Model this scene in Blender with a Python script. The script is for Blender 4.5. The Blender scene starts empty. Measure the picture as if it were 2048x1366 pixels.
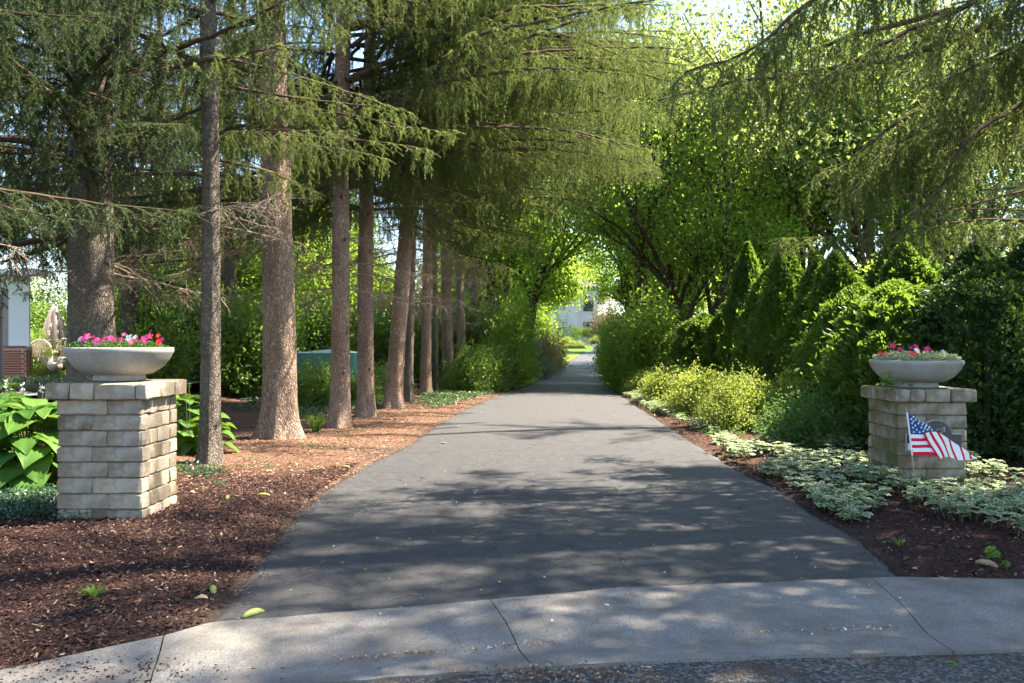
import bpy, math, random
import numpy as np
from mathutils import Vector

# ------------------------------------------------------------------ camera, sky, sun, exposure
scene = bpy.context.scene
COL = scene.collection
F = 1650.0            # focal length in pixels of a 2048 px wide frame
CH = 1.45             # camera height
HY = 688.0            # horizon row
cam_d = bpy.data.cameras.new('camera'); cam = bpy.data.objects.new('camera', cam_d); COL.objects.link(cam)
cam_d.sensor_width = 36.0; cam_d.lens = F / 2048 * 36.0
cam_d.clip_start = 0.05; cam_d.clip_end = 2000
cam_d.shift_y = (HY - 683) / 2048
cam.location = (0, 0, CH); cam.rotation_euler = (math.radians(90), 0, 0)
scene.camera = cam

SUN_EL, SUN_AZ = 53.0, 75.0       # azimuth from +Y towards +X
w = bpy.data.worlds.new('World'); scene.world = w; w.use_nodes = True
nt = w.node_tree
bg = nt.nodes.get('Background') or nt.nodes.new('ShaderNodeBackground')
sky = nt.nodes.new('ShaderNodeTexSky'); sky.sky_type = 'NISHITA'; sky.sun_disc = False
sky.sun_elevation = math.radians(SUN_EL); sky.sun_rotation = math.radians(SUN_AZ)
sky.air_density = 1.0; sky.dust_density = 0.6; sky.ozone_density = 1.2
nt.links.new(sky.outputs[0], bg.inputs[0]); bg.inputs[1].default_value = 0.09
sd = bpy.data.lights.new('sun', 'SUN'); sd.energy = 5.0; sd.angle = math.radians(0.53); sd.color = (1.0, 0.89, 0.74)
sun = bpy.data.objects.new('sun', sd); COL.objects.link(sun)
e, a = math.radians(SUN_EL), math.radians(SUN_AZ)
tosun = Vector((math.cos(e) * math.sin(a), math.cos(e) * math.cos(a), math.sin(e)))
sun.rotation_euler = tosun.to_track_quat('Z', 'Y').to_euler(); sun.location = tosun * 60
vs = scene.view_settings
vs.view_transform = 'Standard'; vs.look = 'None'; vs.exposure = 2.5; vs.gamma = 1.0; vs.use_curve_mapping = False
cy = scene.cycles
cy.max_bounces = 8; cy.diffuse_bounces = 6; cy.glossy_bounces = 2; cy.transmission_bounces = 4; cy.transparent_max_bounces = 4
cy.caustics_reflective = False; cy.caustics_refractive = False
cy.use_denoising = True
cy.use_adaptive_sampling = True; cy.adaptive_threshold = 0.02
cy.sample_clamp_indirect = 8.0

# ------------------------------------------------------------------ terrain and projection helpers
_TY = np.array([0, 10, 18, 24, 34, 52, 65, 85, 115, 160, 600.0])
_TZ = np.array([0, 0, 0, -.04, -.24, -.19, .19, .93, 2.45, 3.0, 3.0])
def T(y):
    ys = np.asarray(y, float)
    return (np.interp(ys - 2, _TY, _TZ) + np.interp(ys, _TY, _TZ) + np.interp(ys + 2, _TY, _TZ)) / 3
def sstep(a, b, x):
    t = np.clip((np.asarray(x, float) - a) / (b - a), 0, 1); return t * t * (3 - 2 * t)
def side_rise(x, y):
    return .47 * sstep(-6.5, -10.5, x) * sstep(9, 14, y) * (1 - sstep(60, 90, y))
def px2w(px, py, D):
    return Vector(((px - 1024) / F * D, D, CH - (py - HY) / F * D))
def g(px, py):                     # pixel of the photo -> point on the ground
    D = 2392.0 / max(py - HY, 4)
    for _ in range(60):
        D = .5 * D + .5 * min(160, max(2, (CH - float(T(D))) * F / max(py - HY, 1.5)))
    return np.array([(px - 1024) / F * D, D])
LE = np.array([g(*p) for p in [(418,1250),(470,1180),(545,1090),(590,1030),(655,975),(730,930),(815,890),(870,850),(925,820),(985,795),(1055,772),(1090,752),(1112,740),(1140,722)]])
RE = np.array([g(*p) for p in [(1812,1157),(1725,1080),(1640,1030),(1560,980),(1480,940),(1400,892),(1330,848),(1285,818),(1240,790),(1212,772),(1209,752),(1208,740),(1207,722)]])
LE = np.vstack([LE, [[6.6, 76], [8.3, 84], [9.5, 100]]]); RE = np.vstack([RE, [[8.8, 76], [11.2, 84], [12.4, 100]]])
LE = LE[np.argsort(LE[:, 1])]; RE = RE[np.argsort(RE[:, 1])]
def xl(y): return np.interp(y, LE[:, 1], LE[:, 0])
def xr(y): return np.interp(y, RE[:, 1], RE[:, 0])
_KX = np.array([g(*p) for p in [(-400,1440),(0,1345),(330,1275),(418,1250),(980,1203),(1240,1178),(1812,1157),(2048,1162),(2500,1150)]])
def yk(x): return np.interp(x, _KX[:, 0], _KX[:, 1])          # back edge of the kerb
_KF = np.array([g(*p) for p in [(-300,1620),(300,1440),(640,1366),(1050,1337),(1250,1325),(1600,1311),(2048,1300),(2600,1290)]])
def yf(x): return np.interp(x, _KF[:, 0], _KF[:, 1])          # street edge of the kerb

rs = np.random.RandomState(7)
def vnoise(x, y, seed=0):          # smooth value noise on a lattice
    x = np.asarray(x, float); y = np.asarray(y, float)
    xi = np.floor(x).astype(np.int64); yi = np.floor(y).astype(np.int64)
    fx = x - xi; fy = y - yi; fx = fx * fx * (3 - 2 * fx); fy = fy * fy * (3 - 2 * fy)
    def h(i, j):
        n = (i * 374761393 + j * 668265263 + seed * 1442695041) & 0x7fffffff
        n = ((n ^ (n >> 13)) * 1274126177) & 0x7fffffff
        return ((n ^ (n >> 16)) & 0xffff) / 65535.0
    return (h(xi, yi) * (1 - fx) + h(xi + 1, yi) * fx) * (1 - fy) + (h(xi, yi + 1) * (1 - fx) + h(xi + 1, yi + 1) * fx) * fy
def fbm(x, y, seed=0, o=4):
    v = 0; am = .5
    for k in range(o):
        v = v + am * vnoise(x * 2 ** k, y * 2 ** k, seed + k); am *= .5
    return v
def ground_z(x, y):
    x = np.asarray(x, float); y = np.asarray(y, float)
    z = T(y) + side_rise(x, y)
    d = np.maximum(xl(y) - x, x - xr(y))                       # metres outside the drive
    d = np.where(y < yk(x), -np.abs(y - yk(x)) - .01, np.minimum(d, np.where((x > _KX[3, 0]) & (x < _KX[6, 0]), 99, 99)))
    dk = y - yk(x)
    out = np.minimum(d, np.where(dk < 0, -1, 99))
    mound = .03 * sstep(.0, .5, np.minimum(out, dk * .8)) + .05 * (fbm(x * 1.1, y * 1.1, 3) - .5) * sstep(.1, .8, out)
    mic = .016 * (fbm(x * 9, y * 9, 5, 3) - .45) * sstep(0, .08, out)
    return z + np.where(out < 0, -.04, mound + mic - .004)
def gz(x, y): return float(ground_z(x, y))

# ------------------------------------------------------------------ mesh helpers
class Geo:
    def __init__(s): s.v = []; s.f = []; s.n = 0
    def add(s, v, f, m=0, r=0.5):
        v = np.asarray(v, float).reshape(-1, 3); f = np.asarray(f, np.int64)
        if len(f) == 0: return s
        s.v.append(v); s.f.append((f + s.n, m, np.broadcast_to(np.asarray(r, float), (len(f),)))); s.n += len(v); return s
    def mesh(s, name, mats, smooth=False):
        me = bpy.data.meshes.new(name)
        if s.n == 0: return me
        V = np.concatenate(s.v); me.vertices.add(len(V)); me.vertices.foreach_set('co', V.astype(np.float32).ravel())
        loops = np.concatenate([f.ravel() for f, _, _ in s.f])
        sizes = np.concatenate([np.full(len(f), f.shape[1]) for f, _, _ in s.f])
        mi = np.concatenate([np.full(len(f), m) for f, m, _ in s.f]); rr = np.concatenate([r for _, _, r in s.f])
        me.loops.add(len(loops)); me.polygons.add(len(sizes))
        me.loops.foreach_set('vertex_index', loops.astype(np.int32))
        me.polygons.foreach_set('loop_start', np.concatenate([[0], np.cumsum(sizes)[:-1]]).astype(np.int32))
        me.polygons.foreach_set('material_index', mi.astype(np.int32))
        me.polygons.foreach_set('use_smooth', np.full(len(sizes), smooth))
        at = me.attributes.new('rnd', 'FLOAT', 'FACE'); at.data.foreach_set('value', rr.astype(np.float32))
        for m in mats: me.materials.append(m)
        me.update(calc_edges=True)
        return me
def link(name, me, parent=None, loc=None):
    o = bpy.data.objects.new(name, me); COL.objects.link(o)
    if parent: o.parent = parent
    if loc is not None: o.location = loc
    return o
def tag(o, label=None, cat=None, group=None, kind=None):
    if label: o['label'] = label
    if cat: o['category'] = cat
    if group: o['group'] = group
    if kind: o['kind'] = kind
    return o
def thing(name, loc, label, cat, group=None):
    o = bpy.data.objects.new(name, None); COL.objects.link(o); o.location = loc; o.empty_display_size = .2
    return tag(o, label, cat, group)
def tube(pts, rad, n=6, cap=True):
    P = np.asarray(pts, float); R = np.broadcast_to(np.asarray(rad, float), (len(P),))
    tg = np.gradient(P, axis=0); tg /= np.linalg.norm(tg, axis=1)[:, None] + 1e-9
    ref = np.array([0, 0, 1.]) if abs(tg[:, 2]).mean() < .7 else np.array([1., 0, 0])
    A = np.cross(tg, ref); A /= np.linalg.norm(A, axis=1)[:, None] + 1e-9; B = np.cross(tg, A)
    an = np.arange(n) * 2 * math.pi / n
    V = P[:, None] + R[:, None, None] * (A[:, None] * np.cos(an)[None, :, None] + B[:, None] * np.sin(an)[None, :, None])
    i = np.arange(len(P) - 1)[:, None] * n; j = np.arange(n)[None]; k = (j + 1) % n
    f = np.stack([i + j, i + k, i + n + k, i + n + j], -1).reshape(-1, 4)
    return V.reshape(-1, 3), f
def box(x0, x1, y0, y1, z0, z1):
    v = [(x0,y0,z0),(x1,y0,z0),(x1,y1,z0),(x0,y1,z0),(x0,y0,z1),(x1,y0,z1),(x1,y1,z1),(x0,y1,z1)]
    return v, [(0,3,2,1),(4,5,6,7),(0,1,5,4),(1,2,6,5),(2,3,7,6),(3,0,4,7)]
def lathe(prof, n=48):
    P = np.array(prof, float); an = np.arange(n) * 2 * math.pi / n
    V = np.stack([P[:, None, 0] * np.cos(an), P[:, None, 0] * np.sin(an), np.broadcast_to(P[:, None, 1], (len(P), n))], -1)
    i = np.arange(len(P) - 1)[:, None] * n; j = np.arange(n)[None]; k = (j + 1) % n
    return V.reshape(-1, 3), np.stack([i + j, i + k, i + n + k, i + n + j], -1).reshape(-1, 4)
def unit(v): return v / (np.linalg.norm(v, axis=-1, keepdims=True) + 1e-9)
def bez(pts, n):                   # smooth polyline through control points
    P = np.asarray(pts, float); t = np.linspace(0, len(P) - 1, n)
    Q = np.vstack([2 * P[0] - P[1], P, 2 * P[-1] - P[-2]]); i = np.minimum(t.astype(int), len(P) - 2); f = (t - i)[:, None]
    p0, p1, p2, p3 = Q[i], Q[i + 1], Q[i + 2], Q[i + 3]
    return .5 * (2 * p1 + (p2 - p0) * f + (2 * p0 - 5 * p1 + 4 * p2 - p3) * f ** 2 + (3 * p1 - p0 - 3 * p2 + p3) * f ** 3)
def leaves(C, D, size, width, fold=.25, rng=rs, up=.5):
    """kite shaped folded leaves: 4 vertices, 2 triangles, C centres, D directions"""
    N = len(C); D = unit(D); L = size * rng.uniform(.7, 1.25, N)[:, None]; W = L * width
    nrm = unit(rng.normal(size=(N, 3)) + np.array([0, 0, up * 2.])); S = unit(np.cross(D, nrm)); U = np.cross(S, D)
    a = C - D * L * .5; b = C + D * L * .5; m = C - D * L * .05 + U * 0
    l = m + S * W * .5 + U * W * fold; r = m - S * W * .5 + U * W * fold
    V = np.stack([a, l, b, r], 1).reshape(-1, 3); i = np.arange(N)[:, None] * 4
    f = np.concatenate([i + np.array([0, 2, 1]), i + np.array([0, 3, 2])]);
    rr = rng.uniform(0, 1, N); return V, f, np.concatenate([rr, rr])

# ------------------------------------------------------------------ materials
class NT:
    def __init__(s, name):
        s.m = bpy.data.materials.new(name); s.m.use_nodes = True; s.t = s.m.node_tree; s.t.nodes.clear()
        s.out = s.n('ShaderNodeOutputMaterial')
    def n(s, typ, **kw):
        o = s.t.nodes.new(typ)
        for k, v in kw.items(): setattr(o, k, v)
        return o
    def l(s, a, b): s.t.links.new(a, b)
    def coord(s, kind='Object', scale=(1, 1, 1)):
        tc = s.n('ShaderNodeTexCoord'); mp = s.n('ShaderNodeMapping'); mp.inputs['Scale'].default_value = scale
        s.l(tc.outputs[kind], mp.inputs[0]); return mp.outputs[0]
    def noise(s, vec, scale, detail=4, rough=.6):
        o = s.n('ShaderNodeTexNoise'); o.inputs['Scale'].default_value = scale; o.inputs['Detail'].default_value = detail; o.inputs['Roughness'].default_value = rough
        s.l(vec, o.inputs['Vector']); return o.outputs['Fac']
    def voro(s, vec, scale, feature='F1', out='Distance'):
        o = s.n('ShaderNodeTexVoronoi'); o.feature = feature; o.inputs['Scale'].default_value = scale; s.l(vec, o.inputs['Vector']); return o.outputs[out]
    def ramp(s, fac, stops):
        o = s.n('ShaderNodeValToRGB'); el = o.color_ramp.elements
        while len(el) < len(stops): el.new(.5)
        for k, (p, c) in enumerate(stops):
            el[k].position = p; el[k].color = (*c, 1) if len(c) == 3 else c
        s.l(fac, o.inputs[0]); return o.outputs[0]
    def mix(s, fac, a, b, mode='MIX'):
        o = s.n('ShaderNodeMix'); o.data_type = 'RGBA'; o.blend_type = mode
        for sock, v in ((o.inputs[0], fac), (o.inputs[6], a), (o.inputs[7], b)):
            if hasattr(v, 'is_output'): s.l(v, sock)
            elif isinstance(v, (int, float)): sock.default_value = v
            else: sock.default_value = (*v, 1)
        return o.outputs[2]
    def math(s, op, a, b=0.0):
        o = s.n('ShaderNodeMath'); o.operation = op
        for sock, v in ((o.inputs[0], a), (o.inputs[1], b)):
            if hasattr(v, 'is_output'): s.l(v, sock)
            else: sock.default_value = v
        return o.outputs[0]
    def attr(s, name, out='Fac'):
        o = s.n('ShaderNodeAttribute'); o.attribute_name = name; return o.outputs[out]
    def bump(s, h, strength, dist):
        o = s.n('ShaderNodeBump'); o.inputs['Strength'].default_value = strength; o.inputs['Distance'].default_value = dist; s.l(h, o.inputs['Height']); return o.outputs[0]
    def bsdf(s, col, rough=.6, spec=.4, normal=None, metal=0):
        b = s.n('ShaderNodeBsdfPrincipled')
        if hasattr(col, 'is_output'): s.l(col, b.inputs['Base Color'])
        else: b.inputs['Base Color'].default_value = (*col, 1)
        if hasattr(rough, 'is_output'): s.l(rough, b.inputs['Roughness'])
        else: b.inputs['Roughness'].default_value = rough
        b.inputs['Specular IOR Level'].default_value = spec; b.inputs['Metallic'].default_value = metal
        if normal is not None: s.l(normal, b.inputs['Normal'])
        return b.outputs[0]
    def done(s, sh): s.l(sh, s.out.inputs[0]); return s.m

def simple(name, col, rough=.6, spec=.4, var=.15, scale=20, bump=0, metal=0):
    k = NT(name); c = k.coord(); n = k.noise(c, scale)
    cc = k.ramp(n, [(.3, tuple(x * (1 - var) for x in col)), (.7, tuple(min(1, x * (1 + var)) for x in col))])
    return k.done(k.bsdf(cc, rough, spec, k.bump(n, bump, .01) if bump else None, metal))
def leafmat(name, dark, light, trans, tw=.4, rough=.45, spec=.35, nscale=1.3):
    """leaf: colour varies leaf by leaf (rnd), by plant and by clump; part of the light passes through"""
    k = NT(name); r = k.attr('rnd'); ge = k.n('ShaderNodeNewGeometry'); oi = k.n('ShaderNodeObjectInfo')
    n = k.noise(ge.outputs['Position'], nscale, 3)
    f = k.math('ADD', k.math('MULTIPLY', r, .55), k.math('MULTIPLY', n, .5))
    f = k.math('ADD', f, k.math('MULTIPLY', k.math('SUBTRACT', oi.outputs['Random'], .5), .25))
    c = k.ramp(f, [(.2, dark), (.8, light)])
    b = k.bsdf(c, rough, spec)
    t = k.n('ShaderNodeBsdfTranslucent'); k.l(k.mix(.55, c, trans), t.inputs[0])
    ms = k.n('ShaderNodeMixShader'); ms.inputs[0].default_value = tw; k.l(b, ms.inputs[1]); k.l(t.outputs[0], ms.inputs[2])
    return k.done(ms.outputs[0])

M = {}
M['needle'] = leafmat('spruce_needles', (.024, .050, .015), (.125, .185, .045), (.42, .52, .11), .44, .5, .3, 1.0)
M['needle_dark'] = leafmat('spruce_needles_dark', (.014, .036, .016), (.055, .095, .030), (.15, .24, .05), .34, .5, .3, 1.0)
M['maple'] = leafmat('maple_leaves', (.065, .13, .02), (.16, .26, .04), (.56, .74, .08), .58, .45, .35, .35)
M['locust'] = leafmat('pale_leaves', (.08, .12, .035), (.19, .25, .07), (.52, .62, .14), .5, .5, .4, .5)
M['shrub'] = leafmat('shrub_leaves', (.05, .11, .022), (.13, .22, .04), (.44, .64, .08), .5, .35, .5, 1.0)
M['golden'] = leafmat('golden_spirea_leaves', (.10, .18, .03), (.32, .38, .07), (.6, .66, .10), .4, .5, .3, 1.6)
M['spirea'] = leafmat('green_spirea_leaves', (.045, .11, .03), (.10, .19, .05), (.28, .45, .06), .4, .5, .3, 1.6)
M['arbor'] = leafmat('arborvitae_sprays', (.018, .055, .012), (.075, .14, .022), (.38, .58, .05), .45, .5, .3, 2.0)
M['yew'] = leafmat('yew_sprays', (.012, .036, .012), (.045, .095, .022), (.14, .26, .03), .28, .5, .3, 2.0)
M['hosta'] = leafmat('hosta_leaf', (.035, .11, .018), (.10, .20, .03), (.35, .55, .04), .3, .55, .25, 2.5)
M['vinca'] = leafmat('vinca_leaves', (.012, .045, .022), (.045, .10, .05), (.10, .2, .05), .2, .3, .6, 3)
M['ivy'] = leafmat('ivy_leaves', (.03, .08, .03), (.10, .17, .07), (.2, .35, .08), .3, .4, .5, 2)
M['var_in'] = leafmat('variegated_leaf_centre', (.06, .14, .05), (.12, .22, .09), (.25, .4, .12), .3, .45, .4, 3)
M['var_out'] = leafmat('variegated_leaf_margin', (.42, .47, .27), (.60, .62, .40), (.6, .65, .35), .3, .5, .3, 3)
M['blade'] = leafmat('grass_blades', (.06, .13, .02), (.16, .25, .04), (.35, .5, .05), .35, .45, .3, 2)
M['bedding'] = leafmat('bedding_leaves', (.03, .09, .02), (.08, .17, .03), (.2, .35, .05), .3, .4, .4, 3)
M['bedding_pale'] = leafmat('pale_bedding_leaves', (.16, .22, .10), (.42, .46, .28), (.4, .5, .2), .3, .45, .3, 3)
M['blue_shrub'] = leafmat('bluish_leaves', (.06, .11, .09), (.14, .22, .17), (.2, .35, .2), .3, .5, .3, 2)
M['pink_shrub'] = leafmat('pinkish_leaves', (.16, .14, .07), (.35, .27, .16), (.5, .4, .2), .35, .5, .3, 2)
def petal(name, c):
    k = NT(name); r = k.attr('rnd'); cc = k.ramp(r, [(0, tuple(x * .75 for x in c)), (1, c)])
    b = k.bsdf(cc, .5, .3); t = k.n('ShaderNodeBsdfTranslucent'); k.l(cc, t.inputs[0]); ms = k.n('ShaderNodeMixShader'); ms.inputs[0].default_value = .3
    k.l(b, ms.inputs[1]); k.l(t.outputs[0], ms.inputs[2]); return k.done(ms.outputs[0])
M['pink'] = petal('pink_petals', (.80, .035, .22)); M['magenta'] = petal('magenta_petals', (.55, .02, .30)); M['white_petal'] = petal('white_petals', (.8, .8, .82)); M['red'] = petal('red_petals', (.75, .05, .04))
M['salmon'] = petal('salmon_petals', (.75, .13, .25))
M['yellow'] = petal('yellow_centre', (.7, .5, .05))

def bark(name, dark, light, sc, warm, plates=True):
    k = NT(name); c = k.coord('Object', (1, 1, .45)); n1 = k.noise(c, 2.2, 5); n2 = k.noise(c, 42 * sc, 5, .7)
    wv = k.n('ShaderNodeVectorMath'); wv.operation = 'ADD'; sn = k.n('ShaderNodeTexNoise'); sn.inputs['Scale'].default_value = 9; k.l(c, sn.inputs['Vector'])
    sv = k.n('ShaderNodeVectorMath'); sv.operation = 'SCALE'; sv.inputs['Scale'].default_value = .09; k.l(sn.outputs['Color'], sv.inputs[0])
    k.l(c, wv.inputs[0]); k.l(sv.outputs[0], wv.inputs[1])
    ed = k.voro(wv.outputs[0], 46 * sc, 'DISTANCE_TO_EDGE'); cell = k.voro(wv.outputs[0], 46 * sc, 'F1', 'Color')
    e2 = k.ramp(ed, [(.0, (0, 0, 0)), (.24, (1, 1, 1))])
    base = k.ramp(k.math('ADD', k.math('MULTIPLY', n2, .5), k.math('MULTIPLY', n1, .5)), [(.36, dark), (.52, light), (.68, warm)])
    cb = k.n('ShaderNodeSeparateColor'); k.l(cell, cb.inputs[0])
    base = k.mix(k.math('MULTIPLY', cb.outputs[0], .45), base, tuple(x * .55 for x in dark))
    base = k.mix(k.math('ADD', k.math('MULTIPLY', e2, .62), .38), tuple(x * .4 for x in dark), base)
    knot = k.voro(k.coord('Object', (1, 1, .8)), 3.1)
    base = k.mix(k.ramp(knot, [(.05, (1, 1, 1)), (.12, (0, 0, 0))]), base, tuple(x * .3 for x in dark))
    h = k.math('ADD', k.math('MULTIPLY', e2, .6), k.math('MULTIPLY', n2, .7))
    return k.done(k.bsdf(base, .9, .15, k.bump(h, .9, .02)))
M['bark_grey'] = bark('spruce_bark_grey', (.13, .105, .083), (.27, .225, .18), 1.1, (.38, .325, .27))
M['bark_brown'] = bark('spruce_bark_brown', (.25, .165, .115), (.48, .345, .25), .9, (.62, .49, .38))
M['bark_flaky'] = bark('spruce_bark_flaky', (.22, .15, .105), (.43, .315, .235), .7, (.58, .46, .36))
M['bark_maple'] = bark('maple_bark', (.07, .05, .035), (.15, .11, .08), .8, (.22, .17, .12))
M['twig'] = simple('branch_wood', (.085, .058, .04), .9, .15, .35, 12)
M['dead_twig'] = simple('dead_twig', (.24, .185, .14), .9, .15, .35, 9)
M['stem'] = simple('green_stem', (.12, .12, .05), .7, .3, .3, 12)

k = NT('mulch_ground')      # ground: mulch / fallen needles / lawn by vertex mask
mk = k.n('ShaderNodeAttribute'); mk.attribute_name = 'mask'; sp = k.n('ShaderNodeSeparateColor'); k.l(mk.outputs['Color'], sp.inputs[0])
c = k.coord(); n1 = k.noise(c, 55, 6, .75); n2 = k.noise(c, 3, 4); n3 = k.noise(k.coord('Object', (1, 2.2, 1)), 120, 3, .7)
mul = k.ramp(n1, [(.3, (.010, .006, .006)), (.5, (.045, .024, .020)), (.7, (.11, .06, .045))])
ned = k.ramp(n3, [(.3, (.06, .032, .022)), (.5, (.15, .082, .053)), (.72, (.30, .195, .135))])
gr = k.ramp(k.noise(c, 30, 5, .7), [(.3, (.04, .09, .012)), (.7, (.13, .21, .035))])
drt = k.ramp(n1, [(.3, (.03, .022, .018)), (.7, (.09, .07, .055))])
col = k.mix(sp.outputs[0], mul, ned); col = k.mix(sp.outputs[1], col, gr); col = k.mix(sp.outputs[2], col, drt)
col = k.mix(k.math('MULTIPLY', n2, .35), col, k.mix(.5, col, (.02, .015, .012)))
M['ground'] = k.done(k.bsdf(col, .95, .1, k.bump(k.math('ADD', n1, k.math('MULTIPLY', n3, .6)), .8, .02)))

k = NT('asphalt')
c = k.coord(); n = k.noise(c, 120, 5, .85); nb = k.noise(c, 1.6, 5, .6); nm = k.noise(c, 14, 4, .65)
st = k.noise(k.coord('Object', (1.2, .25, 1)), 3.2, 4)
base = k.ramp(n, [(.38, (.008, .009, .011)), (.53, (.028, .029, .032)), (.66, (.15, .145, .14))])
base = k.mix(k.ramp(nb, [(.38, (0, 0, 0)), (.68, (.55, .55, .55))]), base, k.mix(.5, base, (.022, .026, .032)))
base = k.mix(k.ramp(k.noise(c, 7, 6, .7), [(.46, (0, 0, 0)), (.62, (.6, .6, .6))]), base, k.mix(.5, base, (.10, .097, .09)))
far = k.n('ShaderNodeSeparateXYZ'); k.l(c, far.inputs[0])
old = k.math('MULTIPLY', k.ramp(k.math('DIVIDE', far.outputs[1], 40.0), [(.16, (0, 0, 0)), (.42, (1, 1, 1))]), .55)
base = k.mix(old, base, (.100, .098, .100))                                # greyer further up the drive: weathering, with sunlit brightness put into the colour
base = k.mix(k.math('MULTIPLY', k.ramp(st, [(.5, (0, 0, 0)), (.75, (1, 1, 1))]), .30), base, (.075, .072, .07))
wv = k.n('ShaderNodeTexNoise'); wv.inputs['Scale'].default_value = 4.5; k.l(c, wv.inputs['Vector'])
s1 = k.n('ShaderNodeVectorMath'); s1.operation = 'SCALE'; s1.inputs['Scale'].default_value = .25; k.l(wv.outputs['Color'], s1.inputs[0])
s2 = k.n('ShaderNodeVectorMath'); s2.operation = 'ADD'; k.l(c, s2.inputs[0]); k.l(s1.outputs[0], s2.inputs[1])
cr = k.voro(s2.outputs[0], 1.7, 'DISTANCE_TO_EDGE'); crm = k.ramp(cr, [(.0, (.9, .9, .9)), (.006, (0, 0, 0))])
crm = k.math('MULTIPLY', crm, k.ramp(k.noise(c, 1.1, 2), [(.5, (0, 0, 0)), (.56, (1, 1, 1))]))
base = k.mix(crm, base, (.008, .008, .009))
h = k.math('SUBTRACT', k.math('ADD', k.math('MULTIPLY', n, .5), k.math('MULTIPLY', nm, .7)), k.math('MULTIPLY', crm, 1.5))
M['asphalt'] = k.done(k.bsdf(base, .62, .4, k.bump(h, .9, .016)))

k = NT('kerb_concrete')
c = k.coord(); n = k.noise(c, 100, 5, .85); nb = k.noise(c, 2.5, 5, .65)
base = k.ramp(n, [(.32, (.06, .056, .05)), (.46, (.17, .16, .145)), (.68, (.33, .31, .275))])
base = k.mix(k.ramp(nb, [(.4, (0, 0, 0)), (.62, (.7, .7, .7))]), base, (.11, .095, .08))
base = k.mix(k.ramp(k.voro(c, 34), [(.05, (1, 1, 1)), (.09, (0, 0, 0))]), base, (.07, .065, .06))
M['concrete'] = k.done(k.bsdf(base, .85, .25, k.bump(k.math('ADD', n, k.noise(c, 30, 4)), .6, .006)))

k = NT('old_road')
c = k.coord(); n = k.voro(c, 75, 'F1', 'Color'); sp = k.n('ShaderNodeSeparateColor'); k.l(n, sp.inputs[0]); vd = k.voro(c, 75)
base = k.ramp(sp.outputs[0], [(.0, (.028, .026, .025)), (.6, (.07, .066, .062)), (.95, (.17, .165, .155))])
base = k.mix(k.ramp(k.noise(c, 5, 4), [(.5, (0, 0, 0)), (.68, (1, 1, 1))]), base, (.06, .04, .028))
M['road'] = k.done(k.bsdf(base, .85, .3, k.bump(k.math('MULTIPLY', vd, -1.0), .9, .012)))

def stone(name, c0, c1, moss=0.0):
    k = NT(name); c = k.coord(); oi = k.n('ShaderNodeObjectInfo'); n = k.noise(c, 28, 6, .7); nb = k.noise(c, 5, 3); nf = k.noise(c, 160, 3, .8)
    base = k.mix(oi.outputs['Random'], c0, c1)
    base = k.mix(k.ramp(n, [(.35, (0, 0, 0)), (.7, (1, 1, 1))]), k.mix(.45, base, (.11, .10, .08)), base)
    base = k.mix(k.ramp(nb, [(.50, (0, 0, 0)), (.66, (.6, .6, .6))]), base, (.44, .42, .36))
    base = k.mix(k.ramp(nf, [(.64, (0, 0, 0)), (.74, (.6, .6, .6))]), base, (.55, .53, .48))
    if moss:
        ge = k.n('ShaderNodeNewGeometry'); sx = k.n('ShaderNodeSeparateXYZ'); k.l(ge.outputs['Normal'], sx.inputs[0])
        side = k.ramp(k.math('MULTIPLY', sx.outputs[0], -1.0), [(.4, (0, 0, 0)), (.7, (1, 1, 1))])
        mm = k.math('MULTIPLY', side, k.ramp(k.noise(ge.outputs['Position'], 3.2, 5), [(.40, (0, 0, 0)), (.58, (1, 1, 1))]))
        base = k.mix(k.math('MULTIPLY', mm, moss), base, (.10, .115, .035))
    return k.done(k.bsdf(base, .9, .2, k.bump(k.math('ADD', n, k.math('MULTIPLY', nf, .5)), .9, .014)))
M['stone'] = stone('tumbled_stone', (.155, .115, .07), (.46, .385, .28), 0)
M['stone_moss'] = stone('tumbled_stone_mossy', (.20, .15, .095), (.34, .28, .20), .85)
M['mortar'] = simple('core_stone', (.15, .13, .10), .95, .1)
k = NT('bowl_concrete'); c = k.coord(); n = k.noise(c, 60, 6, .7); nb = k.noise(k.coord('Object', (1, 1, .3)), 4, 5)
base = k.ramp(n, [(.3, (.24, .235, .21)), (.7, (.37, .365, .335))]); base = k.mix(k.ramp(nb, [(.45, (0, 0, 0)), (.75, (.6, .6, .6))]), base, (.17, .16, .13))
M['bowl'] = k.done(k.bsdf(base, .85, .2, k.bump(n, .4, .006)))
M['soil'] = simple('potting_soil', (.03, .02, .015), .95, .1, .4, 60, .5)
M['plaque'] = simple('plaque_grey', (.045, .048, .055), .45, .5, .15, 40)
M['plaque_edge'] = simple('plaque_rim', (.55, .52, .47), .5, .4)
M['white_paint'] = simple('white_paint', (.78, .78, .76), .5, .4, .04)
M['flag_red'] = simple('flag_red', (.62, .012, .03), .7, .2, .06); M['flag_white'] = simple('flag_white', (.80, .80, .82), .7, .2, .03); M['flag_blue'] = simple('flag_blue', (.02, .07, .20), .7, .2, .06)
M['pole_wood'] = simple('pole_wood', (.45, .32, .19), .6, .3, .15, 30)
M['cone'] = simple('green_cone', (.20, .23, .06), .6, .3, .3, 30); M['cone_brown'] = simple('brown_cone', (.28, .20, .11), .7, .3, .3, 30)
M['brick'] = simple('red_brick', (.36, .11, .06), .85, .2, .25, 9, .3); M['brick_mortar'] = simple('brick_mortar', (.50, .46, .42), .9, .1)
M['siding'] = simple('white_siding', (.78, .78, .78), .6, .3, .03); M['trim'] = simple('trim_taupe', (.32, .27, .23), .6, .3)
M['garage_door'] = simple('garage_door_brown', (.14, .11, .10), .6, .3)
M['paver'] = simple('patio_paving', (.30, .24, .20), .85, .2, .2, 6, .2)
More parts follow.
